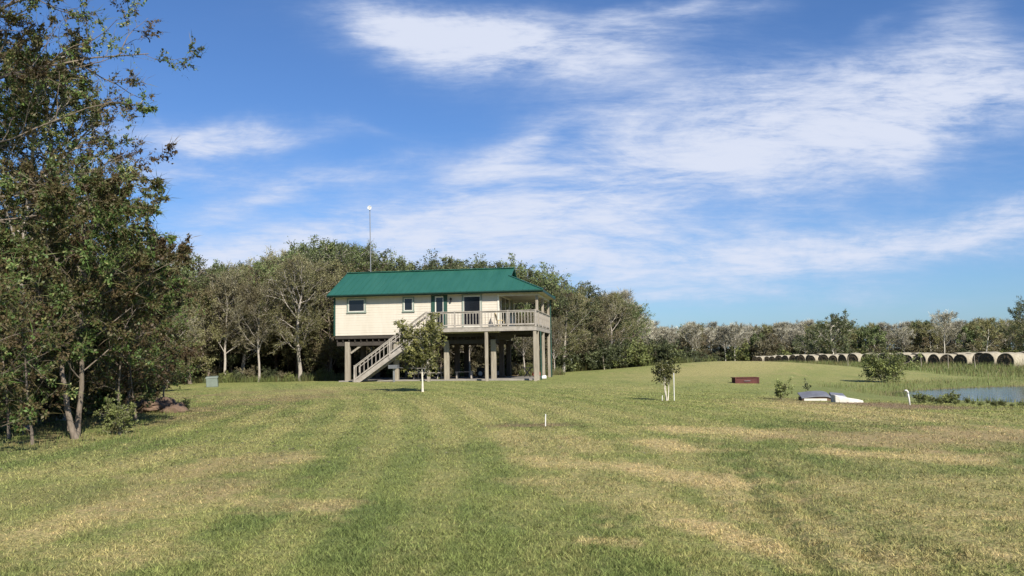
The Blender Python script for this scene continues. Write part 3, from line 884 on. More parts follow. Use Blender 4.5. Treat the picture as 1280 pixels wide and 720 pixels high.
# pale shed behind the grove
x, y = colpt(95, 58)
sh = thing('shed', 'pale low building glimpsed through the left grove', 'shed', (x, y, h1(x, y)), .15)
b = MB(); b.box(-4.5, 4.5, 0, 4, -.1, 2.5); b.obj('wall', M['building'], sh)
b = MB(); b.add([(-4.9, -.4, 2.5), (4.9, -.4, 2.5), (4.9, 4.4, 2.5), (-4.9, 4.4, 2.5), (-4.9, 2, 3.6), (4.9, 2, 3.6)], [(0, 1, 5, 4), (2, 3, 4, 5), (0, 4, 3), (1, 2, 5), (3, 2, 1, 0)]); b.obj('roof', M['steel'], sh)
b = MB(); b.box(1.0, 1.9, -.05, 0, 0, 2.0); b.obj('door', M['wood'], sh)

# ------------------------------------------------------------------ the house on piles
AH = math.radians(8.5)
P0 = colpt(669, 52.5)
house = thing('stilt_house', 'cream house on wooden piles with green metal roof and raised deck', 'house', (P0[0], P0[1], 0), -AH)
XL, XR, YF, YB = -13.53, -2.49, 1.3, 8.2
ZB, ZT, ZD = 3.17, 5.80, 3.52
EZ, RZ = 5.85, 7.68
YE0, YE1, YR = .8, 8.7, 4.75
XE0, XE1, XG = -13.87, .46, -2.08
K = (RZ - EZ) / (YR - YE0)


def lap(b, p, q, z0, z1, nrm, step=.165):
    """lapped boards between plan points p and q"""
    z = z0
    nx, ny = nrm
    while z < z1 - .01:
        zt = min(z + step, z1)
        o0, o1 = .015, .004
        vs = [(p[0] + nx * o0, p[1] + ny * o0, z), (q[0] + nx * o0, q[1] + ny * o0, z), (q[0] + nx * o1, q[1] + ny * o1, zt), (p[0] + nx * o1, p[1] + ny * o1, zt),
              (p[0], p[1], z), (q[0], q[1], z)]
        b.add(vs, [(0, 1, 2, 3), (0, 4, 5, 1)])
        z = zt


b = MB()
lap(b, (XL, YF), (XR, YF), ZB, ZT, (0, -1)); lap(b, (XR, YF), (XR, YB), ZB, ZT, (1, 0))
lap(b, (XL, YB), (XL, YF), ZB, ZT, (-1, 0)); lap(b, (XR, YB), (XL, YB), ZB, ZT, (0, 1))
b.box(XL + .05, XR - .05, YF + .05, YB - .05, ZB + .02, ZT - .02)
yg0, yg1 = YE0 + .5, YE1 - .5
b.add([(XL, yg0, ZT), (XL, yg1, ZT), (XL, YR, RZ - .12)], [(0, 2, 1)])
b.obj('wall', M['siding'], house)
for (cx, cy) in ((XL, YF), (XR, YF), (XL, YB), (XR, YB)):
    b = MB(); sx = -1 if cx == XL else 1; sy = -1 if cy == YF else 1
    b.box(cx - .05 if sx < 0 else cx - .06, cx + .06 if sx < 0 else cx + .05, cy - .05 if sy < 0 else cy - .06, cy + .06 if sy < 0 else cy + .05, ZB - .01, ZT + .01)
    b.obj('corner_trim', M['green_trim'] if cx == XL else M['white_trim'], house)
b = MB(); b.box(XL - .035, XR + .035, YF - .04, YF - .032, ZT - .16, ZT + .02); b.obj('frieze_board', M['white_trim'], house)
# floor framing
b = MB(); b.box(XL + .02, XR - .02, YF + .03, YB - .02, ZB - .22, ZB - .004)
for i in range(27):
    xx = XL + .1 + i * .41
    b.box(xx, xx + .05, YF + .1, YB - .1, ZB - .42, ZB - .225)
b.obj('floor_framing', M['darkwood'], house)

# roof
b = MB()
Cz = EZ + (XE1 - XG) * K
Yc0, Yc1 = YE0 + (XE1 - XG), YE1 - (XE1 - XG)
A_, B_, C_, D_, E_ = (XE0, YE0, EZ), (XE1, YE0, EZ), (XG, Yc0, Cz), (XG, YR, RZ), (XE0, YR, RZ)
D2 = (XG + .16, YR, RZ); C2 = (XG + .16, Yc0 + .01, Cz + .02); C3 = (XG + .16, Yc1 - .01, Cz + .02)
A2, B2, C4 = (XE0, YE1, EZ), (XE1, YE1, EZ), (XG, Yc1, Cz)
th = .05
top = [A_, B_, C_, D_, E_, A2, B2, C4, D2, C2, C3]
low = [(x_, y_, z_ - th) for (x_, y_, z_) in top]
fs = [(0, 1, 2, 3, 4), (6, 5, 4, 3, 7), (1, 6, 7, 2), (2, 9, 8, 3), (10, 7, 3, 8)]
b.add(top + low, fs + [tuple(i + 11 for i in reversed(f)) for f in fs] + [(0, 11, 12, 1), (1, 12, 17, 6), (6, 17, 16, 5), (0, 4, 15, 11), (4, 5, 16, 15), (9, 20, 19, 8), (8, 19, 21, 10)])
nr_ = 36
for i in range(nr_):
    xx = XE0 + .08 + i * (XE1 - XE0 - .16) / (nr_ - 1)
    topy = YR if xx < XG else min(YR, YE0 + (XE1 - xx))
    if topy - YE0 < .2: continue
    for s_ in (0, 1):
        ya, yb_ = (YE0, topy) if s_ == 0 else (YE1, 2 * YR - topy)
        za, zb_ = EZ + .012, EZ + abs(topy - YE0) * K + .012
        b.bar((xx, ya, za), (xx, yb_, zb_), .045, .012)
for i in range(19):
    yy = YE0 + .2 + i * (YE1 - YE0 - .4) / 18
    run = min(XE1 - XG, yy - YE0, YE1 - yy)
    b.bar((XE1, yy, EZ + .012), (XE1 - run, yy, EZ + run * K + .012), .045, .012)
roof = b.obj('roof', M['roof'], house)
b = MB(); b.bar((XE0 - .02, YR - .09, RZ + .01), (XG + .17, YR - .09, RZ + .01), .2, .03); b.bar((XE0 - .02, YR + .09, RZ + .01), (XG + .17, YR + .09, RZ + .01), .2, .03); b.bar((XE0 - .02, YR, RZ + .03), (XG + .17, YR, RZ + .03), .1, .04); b.obj('ridge_cap', M['roof'], roof)
b = MB()
b.bar((XE1, YE0, EZ + .03), (XG, Yc0, Cz + .03), .12, .04); b.bar((XE1, YE1, EZ + .03), (XG, Yc1, Cz + .03), .12, .04); b.obj('hip_cap', M['roof'], roof)
b = MB(); b.add([(XG - .02, Yc0, Cz), (XG - .02, Yc1, Cz), (XG - .02, YR, RZ - .06)], [(0, 1, 2), (2, 1, 0)]); b.obj('gable_panel', M['roof_trim'], roof)
b = MB(); b.box(XE0, XE1 + .02, YE0 - .03, YE0 - .004, EZ - .17, EZ - .01); b.box(XE1 + .004, XE1 + .03, YE0 - .004, YE1, EZ - .17, EZ - .01); b.box(XE0, XE1 + .02, YE1 + .004, YE1 + .03, EZ - .17, EZ - .01); b.obj('fascia', M['roof_trim'], house)
b = MB()
for yy0, yy1 in ((YE0, YR), (YE1, YR)):
    b.bar((XE0 - .02, yy0, EZ - .09), (XE0 - .02, yy1, RZ - .09), .03, .17)
b.obj('rake_board', M['roof_trim'], house)
b = MB(); b.tube([(XE0, YE0 - .09, EZ - .06), (XE1 + .03, YE0 - .09, EZ - .06)], .055, 8); b.obj('gutter', M['roof_trim'], house)
b = MB(); b.box(XE0 + .05, XE1 - .01, YE0 + .01, YF - .06, EZ - .15, EZ - .12); b.box(XR + .06, XE1 - .01, YF - .05, YE1 - .02, EZ - .15, EZ - .12); b.obj('soffit', M['soffit'], house)


def window(x0, x1, z0, z1, y=YF, fr='frame'):
    b = MB(); w = .09
    b.box(x0, x1, y - .075, y - .02, z1 - w, z1); b.box(x0 - .03, x1 + .03, y - .09, y - .02, z0, z0 + w)
    b.box(x0, x0 + w, y - .075, y - .02, z0 + w, z1 - w); b.box(x1 - w, x1, y - .075, y - .02, z0 + w, z1 - w)
    w_ = b.obj('window', M[fr], house)
    b = MB()
    w2 = .05
    X0, X1, Z0, Z1 = x0 + w, x1 - w, z0 + w, z1 - w
    b.box(X0, X1, y - .06, y - .03, Z1 - w2, Z1); b.box(X0, X1, y - .06, y - .03, Z0, Z0 + w2); b.box(X0, X0 + w2, y - .06, y - .03, Z0 + w2, Z1 - w2); b.box(X1 - w2, X1, y - .06, y - .03, Z0 + w2, Z1 - w2)
    b.obj('sash', M['white_trim'], w_)
    b = MB(); b.box(X0 + w2, X1 - w2, y - .045, y - .035, Z0 + w2, Z1 - w2); b.obj('pane', M['glass'], w_)
    return w_


window(-12.66, -11.36, 4.64, 5.64)
window(-8.86, -8.08, 4.62, 5.64)
# door with green side boards
def door(x0, x1, z1, side, sidew, gl0, gl1):
    b = MB(); b.box(x0, x0 + sidew, YF - .07, YF - .033, ZD, z1); b.box(x1 - sidew, x1, YF - .07, YF - .033, ZD, z1); b.box(x0 - .02, x1 + .02, YF - .075, YF - .033, z1 + .002, z1 + .1)
    d_ = b.obj('door', M[side], house)
    b = MB()
    b.box(x0 + sidew + .002, gl0, YF - .06, YF - .033, ZD, z1 - .002); b.box(gl1, x1 - sidew - .002, YF - .06, YF - .033, ZD, z1 - .002); b.box(gl0, gl1, YF - .06, YF - .033, z1 - .1, z1 - .002); b.box(gl0, gl1, YF - .06, YF - .033, ZD, ZD + .12)
    b.obj('frame', M['white_trim'], d_)
    b = MB(); b.box(gl0, gl1, YF - .05, YF - .036, ZD + .12, z1 - .1); b.obj('pane', M['glass'], d_)
    b = MB(); b.box(gl1 - .06, gl1 - .03, YF - .12, YF - .061, ZD + 1.0, ZD + 1.12); b.obj('handle', M['steel'], d_)


door(-6.93, -5.86, 5.62, 'green_trim', .25, -6.60, -6.16)
door(-4.88, -3.56, 5.62, 'frame', .10, -4.74, -3.70)
# glazed porch door in the right end wall
b = MB(); b.box(XR + .035, XR + .07, 2.0, 2.08, ZD, 5.6); b.box(XR + .035, XR + .07, 5.4, 5.48, ZD, 5.6); b.box(XR + .035, XR + .07, 2.08, 5.4, 5.52, 5.6); b.box(XR + .035, XR + .075, 3.7, 3.78, ZD, 5.52); pd = b.obj('porch_door', M['white_trim'], house)
b = MB(); b.box(XR + .036, XR + .055, 2.08, 3.7, ZD + .02, 5.52); b.box(XR + .036, XR + .055, 3.78, 5.4, ZD + .02, 5.52); b.obj('pane', M['glass'], pd)
b = MB(); b.box(XR + .035, XR + .07, 6.4, 7.5, 4.5, 5.6); pw = b.obj('porch_window', M['frame'], house)
b = MB(); b.box(XR + .071, XR + .08, 6.5, 7.4, 4.6, 5.5); b.obj('pane', M['glass'], pw)
# wall lantern
b = MB(); b.box(-5.64, -5.58, YF - .12, YF - .03, 5.42, 5.46); b.tube([(-5.61, YF - .12, 5.22), (-5.61, YF - .12, 5.28), (-5.61, YF - .12, 5.42), (-5.61, YF - .12, 5.5)], [.05, .075, .09, .02], 6); b.obj('wall_lantern', M['black'], house)

# deck: walkway along the front and porch at the right end
DX0 = -6.95
b = MB()
nb_ = 10
for i in range(nb_):
    y0_ = i * (YF - .06) / nb_
    b.box(DX0, .12, y0_ - .02, y0_ + (YF - .06) / nb_ - .03, ZD - .04, ZD)
for i in range(48):
    y0_ = YF - .03 + i * (YB + .1 - YF) / 48
    b.box(XR + .06, .12, y0_, y0_ + (YB + .1 - YF) / 48 - .012, ZD - .04, ZD)
deck = b.obj('deck', M['wood'], house)
b = MB(); b.box(DX0, .11, .0, .045, ZD - .29, ZD - .042); b.box(.06, .105, .046, YB + .1, ZD - .29, ZD - .042); b.box(DX0, DX0 + .045, .046, YF - .08, ZD - .29, ZD - .042); b.obj('rim_board', M['wood'], deck)
b = MB()
for i in range(17):
    xx = DX0 + .3 + i * .41
    b.box(xx, xx + .045, .05, YF - .08, ZD - .26, ZD - .042)
for i in range(15):
    yy = YF + .1 + i * .47
    b.box(XR + .1, .055, yy, yy + .045, ZD - .26, ZD - .042)
b.box(XR + .1, .02, YF - .04, YF + .06, ZD - .5, ZD - .262); b.box(XR + .1, .02, YB - .15, YB - .05, ZD - .5, ZD - .262)
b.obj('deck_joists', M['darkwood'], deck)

BAL = MB().box(-.02, .02, -.02, .02, 0, .86).mesh('baluster'); BAL.materials.append(M['wood'])


def rail(p, q, z0a, z0b, n_b, posts):
    """one run of railing from plan p to q; z0 = walking surface"""
    b = MB()
    P_, Q_ = Vector((*p, z0a)), Vector((*q, z0b))
    up = Vector((0, 0, 1))
    b.bar(P_ + up * .98, Q_ + up * .98, .14, .045); b.bar(P_ + up * .91, Q_ + up * .91, .045, .09); b.bar(P_ + up * .12, Q_ + up * .12, .045, .09)
    r_ = b.obj('railing', M['wood'], house)
    for i in range(n_b):
        t = (i + .5) / n_b
        c = P_.lerp(Q_, t)
        o = bpy.data.objects.new('baluster', BAL); COL.objects.link(o); o.parent = r_
        o.location = (c.x, c.y, c.z + .08); 
    for t in posts:
        c = P_.lerp(Q_, t)
        b = MB(); b.box(c.x - .05, c.x + .05, c.y - .05, c.y + .05, c.z - .25, c.z + 1.03)
        b.obj('rail_post', M['wood'], r_)
    return r_


rail((DX0, .09), (.06, .09), ZD, ZD, 36, [0, .26, .5, .75, 1])
rail((.06, .14), (.06, YB), ZD, ZD, 38, [.17, .42, .7, 1])
# stair down to the left
SX0 = -11.75
rise = ZD - .12; run = DX0 - SX0
nst = 17
stb = MB()
for yy in (.08, 1.12):
    stb.bar((SX0 + .02, yy, .05), (DX0, yy, ZD - .16), .05, .28)
stair = stb.obj('staircase', M['wood'], house)
for i in range(nst):
    t = (i + .6) / nst
    xx = SX0 + run * t; zz = .12 + rise * t
    MB().box(xx - .14, xx + .14, .11, 1.09, zz - .045, zz).obj('tread', M['wood'], stair)
rail((SX0, .06), (DX0 - .06, .06), .16, ZD + .02, 18, [.005, .5])
for yy in (1.14,):
    b = MB(); b.bar((SX0, yy, 1.1), (DX0 - .06, yy, ZD + 1.0), .09, .05); b.bar((SX0, yy, .1), (SX0, yy, 1.12), .09, .09, (0, 1, 0)); b.obj('handrail', M['wood'], stair)
# piles
PX = [-12.72, -9.4, -6.0, -2.9]
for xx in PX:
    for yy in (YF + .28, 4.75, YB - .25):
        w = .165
        o = MB().box(xx - w, xx + w, yy - w, yy + w, -.3, ZB - .42).obj('pile', M['post'] if yy < 3 else M['pile_shaded'], house); bevel(o, .03)  # rows behind the front get the darker wood, standing in for shade
b = MB()
for yy in (YF + .28, 4.75, YB - .25):
    b.box(XL + .1, XR - .05, yy - .12, yy + .12, ZB - .68, ZB - .425)
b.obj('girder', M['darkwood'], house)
b = MB(); b.bar((PX[0] + .2, YF + .28, 2.0), (PX[0] + 1.0, YF + .28, 2.55), .08, .12); b.obj('knee_brace', M['post'], house)
for xx in (-6.85, -3.1, -.02):
    o = MB().box(xx - .1, xx + .1, .05, .25, -.3, ZD - .292).obj('deck_post', M['post'], house); bevel(o, .015)
for yy in (YF + .05, 4.6, YB - .05):
    o = MB().box(-.09, .09, yy - .09, yy + .09, -.3, ZD - .292).obj('deck_post', M['post'], house); bevel(o, .015)
for yy, zt in ((1.9, ZD - .3), (YB + .16, EZ - .2)):
    MB().tube([(.14, yy, -.1), (.14, yy, zt)], .045, 8).obj('drain_pipe', M['green_trim'], house)
for yy in (YF + .05, 4.6, YB - .05):
    o = MB().box(-.085, .085, yy - .085, yy + .085, ZD + .002, EZ - .34).obj('roof_post', M['post'], house); bevel(o, .015)
b = MB(); b.box(XR + .05, .1, YF - .03, YF + .13, EZ - .335, EZ - .155); b.box(-.08, .1, YF + .132, YB + .05, EZ - .335, EZ - .155); b.box(XR + .05, .1, YB - .13, YB + .03, EZ - .337, EZ - .155); b.obj('porch_beam', M['soffit'], house)
o = MB().box(XL + .3, -.4, YF - .1, YB + .2, -.2, .20).obj('slab', M['concrete'], house); bevel(o, .02)


def in_house(xl, yl, z):
    """world position of a point given in the house's frame"""
    c, s = math.cos(AH), math.sin(AH)
    return (P0[0] + c * xl + s * yl, P0[1] - s * xl + c * yl, z)


ZS = .20
# chair on the deck
ch = thing('wooden_chair', 'pale yellow chair on the deck by the porch corner', 'chair', in_house(-2.25, .75, ZD), -AH + 1.9)
b = MB(); b.box(-.25, .25, -.25, .25, .38, .43); b.obj('seat', M['canvas'], ch)
b = MB(); b.bar((-.0, .25, .40), (0, .42, .98), .5, .04, (0, 1, 0)); b.obj('backrest', M['canvas'], ch)
for sx in (-.22, .22):
    for sy in (-.22, .22):
        MB().box(sx - .025, sx + .025, sy - .025, sy + .025, 0, .38).obj('leg', M['canvas'], ch)
# picnic table beneath the deck's left end
pt = thing('picnic_table', 'weathered wooden picnic table under the left end of the deck', 'table', in_house(-7.6, 2.9, ZS), -AH)
b = MB()
for i in range(5):
    b.box(-1.15, 1.15, -.38 + i * .155, -.38 + i * .155 + .14, .72, .76)
b.obj('tabletop', M['wood'], pt)
for sy in (-.72, .72):
    b = MB(); b.box(-1.15, 1.15, sy - .14, sy - .01, .42, .46); b.box(-1.15, 1.15, sy + .01, sy + .14, .42, .46); b.obj('bench', M['wood'], pt)
for sx in (-.8, .8):
    for s in (-1, 1):
        MB().bar((sx, s * .62, 0), (sx, s * .25, .72), .04, .1, (0, 1, 0)).obj('leg', M['wood'], pt)
    MB().box(sx - .06, sx - .022, -.84, .84, .33, .418).obj('brace', M['wood'], pt)
# grill on a post by the stair
g = thing('pedestal_grill', 'grey barbecue grill on a post beside the stairs', 'grill', in_house(-9.0, -.35, h1(*in_house(-9.0, -.35, 0)[:2])), -AH)
MB().tube([(0, 0, -.1), (0, 0, .85)], .07, 8).obj('post', M['steel'], g)
b = MB(); b.box(-.3, .3, -.22, .22, .85, .90); b.box(-.3, .3, -.22, -.19, .9, 1.08); b.box(-.3, .3, .19, .22, .9, 1.08); b.box(-.3, -.27, -.19, .19, .9, 1.08); b.box(.27, .3, -.19, .19, .9, 1.08); b.obj('firebox', M['steel'], g)
b = MB()
for i in range(7): b.box(-.24 + i * .075, -.225 + i * .075, -.188, .188, 1.0, 1.015)
b.obj('grate', M['black'], g)
MB().box(.31, .58, -.15, .15, .88, .91).obj('side_shelf', M['steel'], g)
# wheeled machine in the shade
q = thing('quad_bike', 'dark wheeled quad in the shade under the house', 'quad bike', in_house(-4.0, 5.9, ZS), -AH + .2)


def wheel(parent, x_, y_, r_, w_):
    b = MB(); b.tube([(x_, y_ - w_ / 2, r_), (x_, y_ - w_ * .3, r_), (x_, y_ + w_ * .3, r_), (x_, y_ + w_ / 2, r_)], [r_ * .86, r_, r_, r_ * .86], 18); w = b.obj('wheel', M['rubber'], parent)
    MB().tube([(x_, y_ - w_ / 2 - .01, r_), (x_, y_ + w_ / 2 + .01, r_)], r_ * .5, 12).obj('rim', M['steel'], w)


for sx in (-.6, .6):
    for sy in (-.42, .42): wheel(q, sx, sy, .29, .22)
b = MB(); b.add([(-.85, -.25, .45), (.85, -.25, .45), (.85, .25, .45), (-.85, .25, .45), (-.8, -.22, .72), (.15, -.16, .68), (.75, -.22, .82), (.75, .22, .82), (.15, .16, .68), (-.8, .22, .72)],
                [(3, 2, 1, 0), (0, 1, 6, 5, 4), (2, 3, 9, 8, 7), (4, 5, 8, 9), (5, 6, 7, 8), (1, 2, 7, 6), (3, 0, 4, 9)]); b.obj('body', M['black'], q)
for sx in (-.6, .6):
    for sy in (-.42, .42):
        b = MB(); b.bar((sx - .36, sy, .62), (sx, sy, .72), .28, .03); b.bar((sx, sy, .72), (sx + .34, sy, .62), .28, .03); b.obj('mudguard', M['black'], q)
MB().box(-.7, .1, -.15, .15, .74, .84).obj('saddle', M['rubber'], q)
b = MB(); b.tube([(.45, 0, .8), (.35, 0, 1.05)], .025, 6); b.tube([(.28, -.38, 1.08), (.35, 0, 1.05), (.28, .38, 1.08)], .018, 6); b.obj('handlebar', M['steel'], q)
# folding trestle table
xw, yw, _ = in_house(-1.35, 6.3, 0)
ft = thing('trestle_table', 'small black table on crossed legs under the porch', 'table', (xw, yw, h1(xw, yw)), -AH)
MB().box(-.38, .38, -.28, .28, .72, .76).obj('tabletop', M['black'], ft)
for sy in (-.22, .22):
    for s in (-1, 1):
        MB().bar((-.28 * s, sy + s * .025, 0), (.24 * s, sy + s * .025, .72), .04, .04, (0, 1, 0)).obj('leg', M['black'], ft)
# red garden tiller
xw, yw, _ = in_house(-.75, 6.6, 0)
tl = thing('garden_tiller', 'small faded red garden machine beside the black trestle table', 'tiller', (xw, yw, h1(xw, yw)), .4)
for sy in (-.2, .2): wheel(tl, 0, sy, .17, .08)
b = MB(); b.add([(-.3, -.14, .18), (.35, -.14, .18), (.35, .14, .18), (-.3, .14, .18), (-.22, -.11, .42), (.2, -.11, .46), (.2, .11, .46), (-.22, .11, .42)], [(3, 2, 1, 0), (4, 5, 6, 7), (0, 1, 5, 4), (1, 2, 6, 5), (2, 3, 7, 6), (3, 0, 4, 7)]); b.obj('body', M['redpaint'], tl)
b = MB(); b.tube([(-.25, -.12, .35), (-.6, -.2, .62)], .015, 6); b.tube([(-.25, .12, .35), (-.6, .2, .62)], .015, 6); b.obj('handle', M['black'], tl)
# storage bin and stools in the shade
xw, yw, _ = in_house(-.2, 5.2, 0)
bk = thing('bucket', 'white bucket lying by the right deck posts', 'bucket', (xw - .0, yw - 2.6, h1(xw, yw - 2.6)), .3)
MB().tube([(-.17, 0, .13), (.17, 0, .15)], [.11, .14], 14).obj('body', M['white'], bk, smooth=False)
b = MB(); b.tube([(.17, -.13, .15), (.28, 0, .06), (.17, .13, .15)], .008, 5); b.obj('handle', M['steel'], bk)
xw, yw, _ = in_house(-5.2, 3.3, 0)
bn = thing('storage_bench', 'low wooden bench beside the lit pile under the deck', 'bench', (xw, yw, ZS), -AH)
MB().box(-.6, .6, -.2, .2, .42, .47).obj('seat', M['wood'], bn)
for sx in (-.5, .5): MB().box(sx - .04, sx + .04, -.18, .18, 0, .42).obj('leg', M['wood'], bn)

# mast with small white dish behind the house
x, y = colpt(464, 63)
ms = thing('antenna_mast', 'tall thin mast with small white dish behind the roof', 'antenna', (x, y, h1(x, y)))
b = MB(); b.tube([(0, 0, -.2), (0, 0, 6), (-.08, 0, 12.9)], [.045, .04, .03], 8); b.obj('pole', M['steel'], ms)
b = MB()
rings = [(.015, -.04), (.08, -.027), (.14, .0), (.16, .035)]
vs = []; fs = []
for i, (rr_, off) in enumerate(rings):
    for k in range(16):
        a = 2 * PI * k / 16
        vs.append((-.08 + rr_ * math.cos(a), -.12 - off, 12.92 + rr_ * math.sin(a)))
for i in range(3):
    for k in range(16):
        fs.append((i * 16 + k, i * 16 + (k + 1) % 16, (i + 1) * 16 + (k + 1) % 16, (i + 1) * 16 + k))
fs.append(tuple(range(15, -1, -1)))
b.add(vs, fs); o = b.obj('dish', M['white'], ms, smooth=True)
md = o.modifiers.new('thick', 'SOLIDIFY'); md.thickness = .02
b = MB(); b.tube([(-.08, -.14, 12.92), (-.08, -.36, 12.92)], .02, 6); b.box(-.12, -.04, -.12, .05, 12.8, 12.86); b.obj('feed_arm', M['steel'], ms)
b = MB(); b.box(-.2, .12, -.02, .02, 9.55, 9.58); b.obj('cross_bar', M['steel'], ms)

# ------------------------------------------------------------------ young trees on the lawn
CS = dict(levels=4, seg=[5, 5, 4, 3], n=[17, 8, 5], t0=[.26, .12, .1], ratio=[.46, .45, .5], ang=[.85, .75, .7], leaves=12, leaf=.10, gap=.25, scatter=.10, rr=[.36, .45, .5], tip=[.4, .35, .35, .4], up=[.05, .09, .05, .02],
          sides=[7, 5, 3, 3], tint=.5, tint_sd=.22, tint_lvl=2, leaf_from=2, prof=lambda t: 1.25 - .35 * t)
gt = make_tree('garden_tree', 61, 2.9, .05, CS, M['bark_white'], LM['citrus'], 'dense young olive green tree on the lawn before the stairs')
put(gt, 528, 40, .4, (.98, .98, .93))
sp = make_tree('young_tree', 62, 1.7, .022, dict(levels=3, seg=[6, 4, 3], n=[10, 6], t0=[.45, .2], ratio=[.26, .5], ang=[.75, .7], leaves=11, leaf=.08, scatter=.07, gap=.3, wig=[.06, .2, .25], up=[.06, .1, .0], tip=[.4, .35, .4], sides=[6, 4, 3], tint=.4, tint_sd=.2, leaf_from=1),
               M['bark_white'], LM['citrus'], 'staked young tree with pale stems beside the white stake', stems=3, spread=.13)
put(sp, 832, 31.2, 0, (.95, .95, .82))
ns = make_tree('thin_sapling', 63, .45, .006, dict(levels=3, seg=[4, 3, 2], n=[5, 2], t0=[.4, .3], ratio=[.2, .4], leaves=3, leaf=.03, scatter=.02, sides=[4, 3, 3]), M['bark'], LM['citrus'], 'leafless thin sapling beside the short white stake', 'sapling')
put(ns, 665, 19.8, 0, (1, 1, 1))
for px, d, hh, r_, lb in [(841, 31, 1.0, .016, 'tall white stake beside the young staked tree'), (826, 31, .18, .014, 'tiny pale peg left of the young staked tree'), (680, 19.7, .26, .013, 'short white stake alone on the lawn')]:
    x, y = colpt(px, d)
    st = thing('stake', lb, 'stake', (x, y, h1(x, y)))
    MB().tube([(0, 0, -.1), (.006, 0, hh * .5), (.012, 0, hh)], r_, 8).obj('shaft', M['white'], st)
    MB().tube([(.012, 0, hh + .001), (.012, 0, hh + .015)], [r_ * 1.15, r_ * .8], 8).obj('cap', M['white'], st)

# utility box
x, y = colpt(266, 52)
ub = thing('utility_box', 'pale green utility box standing on grass at the wood edge', 'utility box', (x, y, h1(x, y)), .25)
ub.rotation_euler = (.05, -.06, .25)
o = MB().box(-.34, .34, -.28, .28, -.06, .56).obj('body', M['utility'], ub); bevel(o, .03, 2)
MB().add([(-.37, -.31, .56), (.37, -.31, .56), (.37, .31, .56), (-.37, .31, .56), (-.34, -.28, .62), (.34, -.28, .62), (.34, .28, .65), (-.34, .28, .65)], [(3, 2, 1, 0), (4, 5, 6, 7), (0, 1, 5, 4), (1, 2, 6, 5), (2, 3, 7, 6), (3, 0, 4, 7)]).obj('lid', M['utility'], ub)
MB().box(-.3, .3, -.295, -.282, .04, .5).obj('door', M['utility'], ub)

# rusty fire box on the lawn
x, y = colpt(930, 50.5)
fb = thing('fire_pit', 'low dark red rusty metal fire pit before the grassy mound', 'fire pit', (x, y, h1(x, y)), .02)
w_, dp_, h_ = .68, .42, .32
b = MB(); b.box(-w_, w_, -dp_, -dp_ + .02, -.02, h_); b.box(-w_, w_, dp_ - .02, dp_, -.02, h_); b.box(-w_, -w_ + .02, -dp_ + .02, dp_ - .02, -.02, h_); b.box(w_ - .02, w_, -dp_ + .02, dp_ - .02, -.02, h_); b.obj('panel', M['rust'], fb)
b = MB(); b.box(-w_ - .04, w_ + .04, -dp_ - .04, -dp_ + .03, h_, h_ + .03); b.box(-w_ - .04, w_ + .04, dp_ - .03, dp_ + .04, h_, h_ + .03); b.box(-w_ - .04, -w_ + .03, -dp_ + .03, dp_ - .03, h_, h_ + .03); b.box(w_ - .03, w_ + .04, -dp_ + .03, dp_ - .03, h_, h_ + .03); b.obj('rim', M['rust'], fb)
for sx in (-w_, w_):
    MB().box(sx - .035, sx + .035, -dp_ - .035, -dp_ - .002, -.05, h_).obj('corner_post', M['rust'], fb)
b = MB(); b.tube([(-.18, -dp_ - .002, .14), (-.18, -dp_ - .05, .14), (.18, -dp_ - .05, .14), (.18, -dp_ - .002, .14)], .014, 6); b.obj('handle', M['steel'], fb)

# sheet metal and slab by the pond
x, y = colpt(1018, 32.5)
sm = thing('metal_sheets', 'dull grey metal sheets lying on the bank beside white slab', 'metal sheets', (x, y, h1(x, y)), -.12)
b = MB()
nx = 14
for i in range(nx):
    x0_, x1_ = -.62 + i * 1.1 / nx, -.62 + (i + 1) * 1.1 / nx
    def zz(t): return .19 + .06 * math.sin((t + .6) * 2.2) - .07 * (t > .3) * (t - .3) * 3
    b.add([(x0_, -.35, zz(x0_) - .06), (x1_, -.35, zz(x1_) - .06), (x1_, .4, zz(x1_) + .10), (x0_, .4, zz(x0_) + .10), (x0_, -.35, zz(x0_) - .09), (x1_, -.35, zz(x1_) - .09), (x1_, .4, zz(x1_) + .07), (x0_, .4, zz(x0_) + .07)],
          [(0, 1, 2, 3), (7, 6, 5, 4), (0, 4, 5, 1), (3, 2, 6, 7)])
b.obj('bent_sheet', M['sheet'], sm)
b = MB(); b.bar((-.55, -.42, .06), (.28, -.42, .05), .05, .08); b.obj('edge_strip', M['white_trim'], sm)
b = MB(); b.add([(.5, -.3, .02), (1.15, -.35, 0), (1.2, .3, .04), (.55, .35, .1), (.5, -.2, .22), (1.0, -.25, .18), (1.05, .3, .25), (.55, .3, .30)], [(3, 2, 1, 0), (4, 5, 6, 7), (0, 1, 5, 4), (1, 2, 6, 5), (2, 3, 7, 6), (3, 0, 4, 7)]); b.obj('fallen_sheet', M['sheet'], sm)
b = MB(); b.box(-.6, .5, -.3, .35, -.05, .14); b.obj('timber_base', M['rock'], sm)
x, y = colpt(1056, 30.6)
sl = MB()
import bmesh
bm = bmesh.new(); bmesh.ops.create_cube(bm, size=1)
bmesh.ops.subdivide_edges(bm, edges=bm.edges[:], cuts=4, use_grid_fill=True)
for v_ in bm.verts:
    t = v_.co.x
    hz = .30 - .22 * (t + .5)
    v_.co = Vector((t * 1.0, v_.co.y * .55 * (1 - .25 * (t + .5)), (v_.co.z + .5) * max(.06, hz) - .02))
    nn = float(vnoise(v_.co.x * 7 + 3, v_.co.y * 7 + v_.co.z * 5, 2)) - .5
    v_.co += Vector((nn * .05, nn * .04, nn * .035))
me = bpy.data.meshes.new('concrete_slab'); bm.to_mesh(me); bm.free()
o = link_obj('concrete_slab', me, M['slab'], None, (x, y, h1(x, y)), -.1)
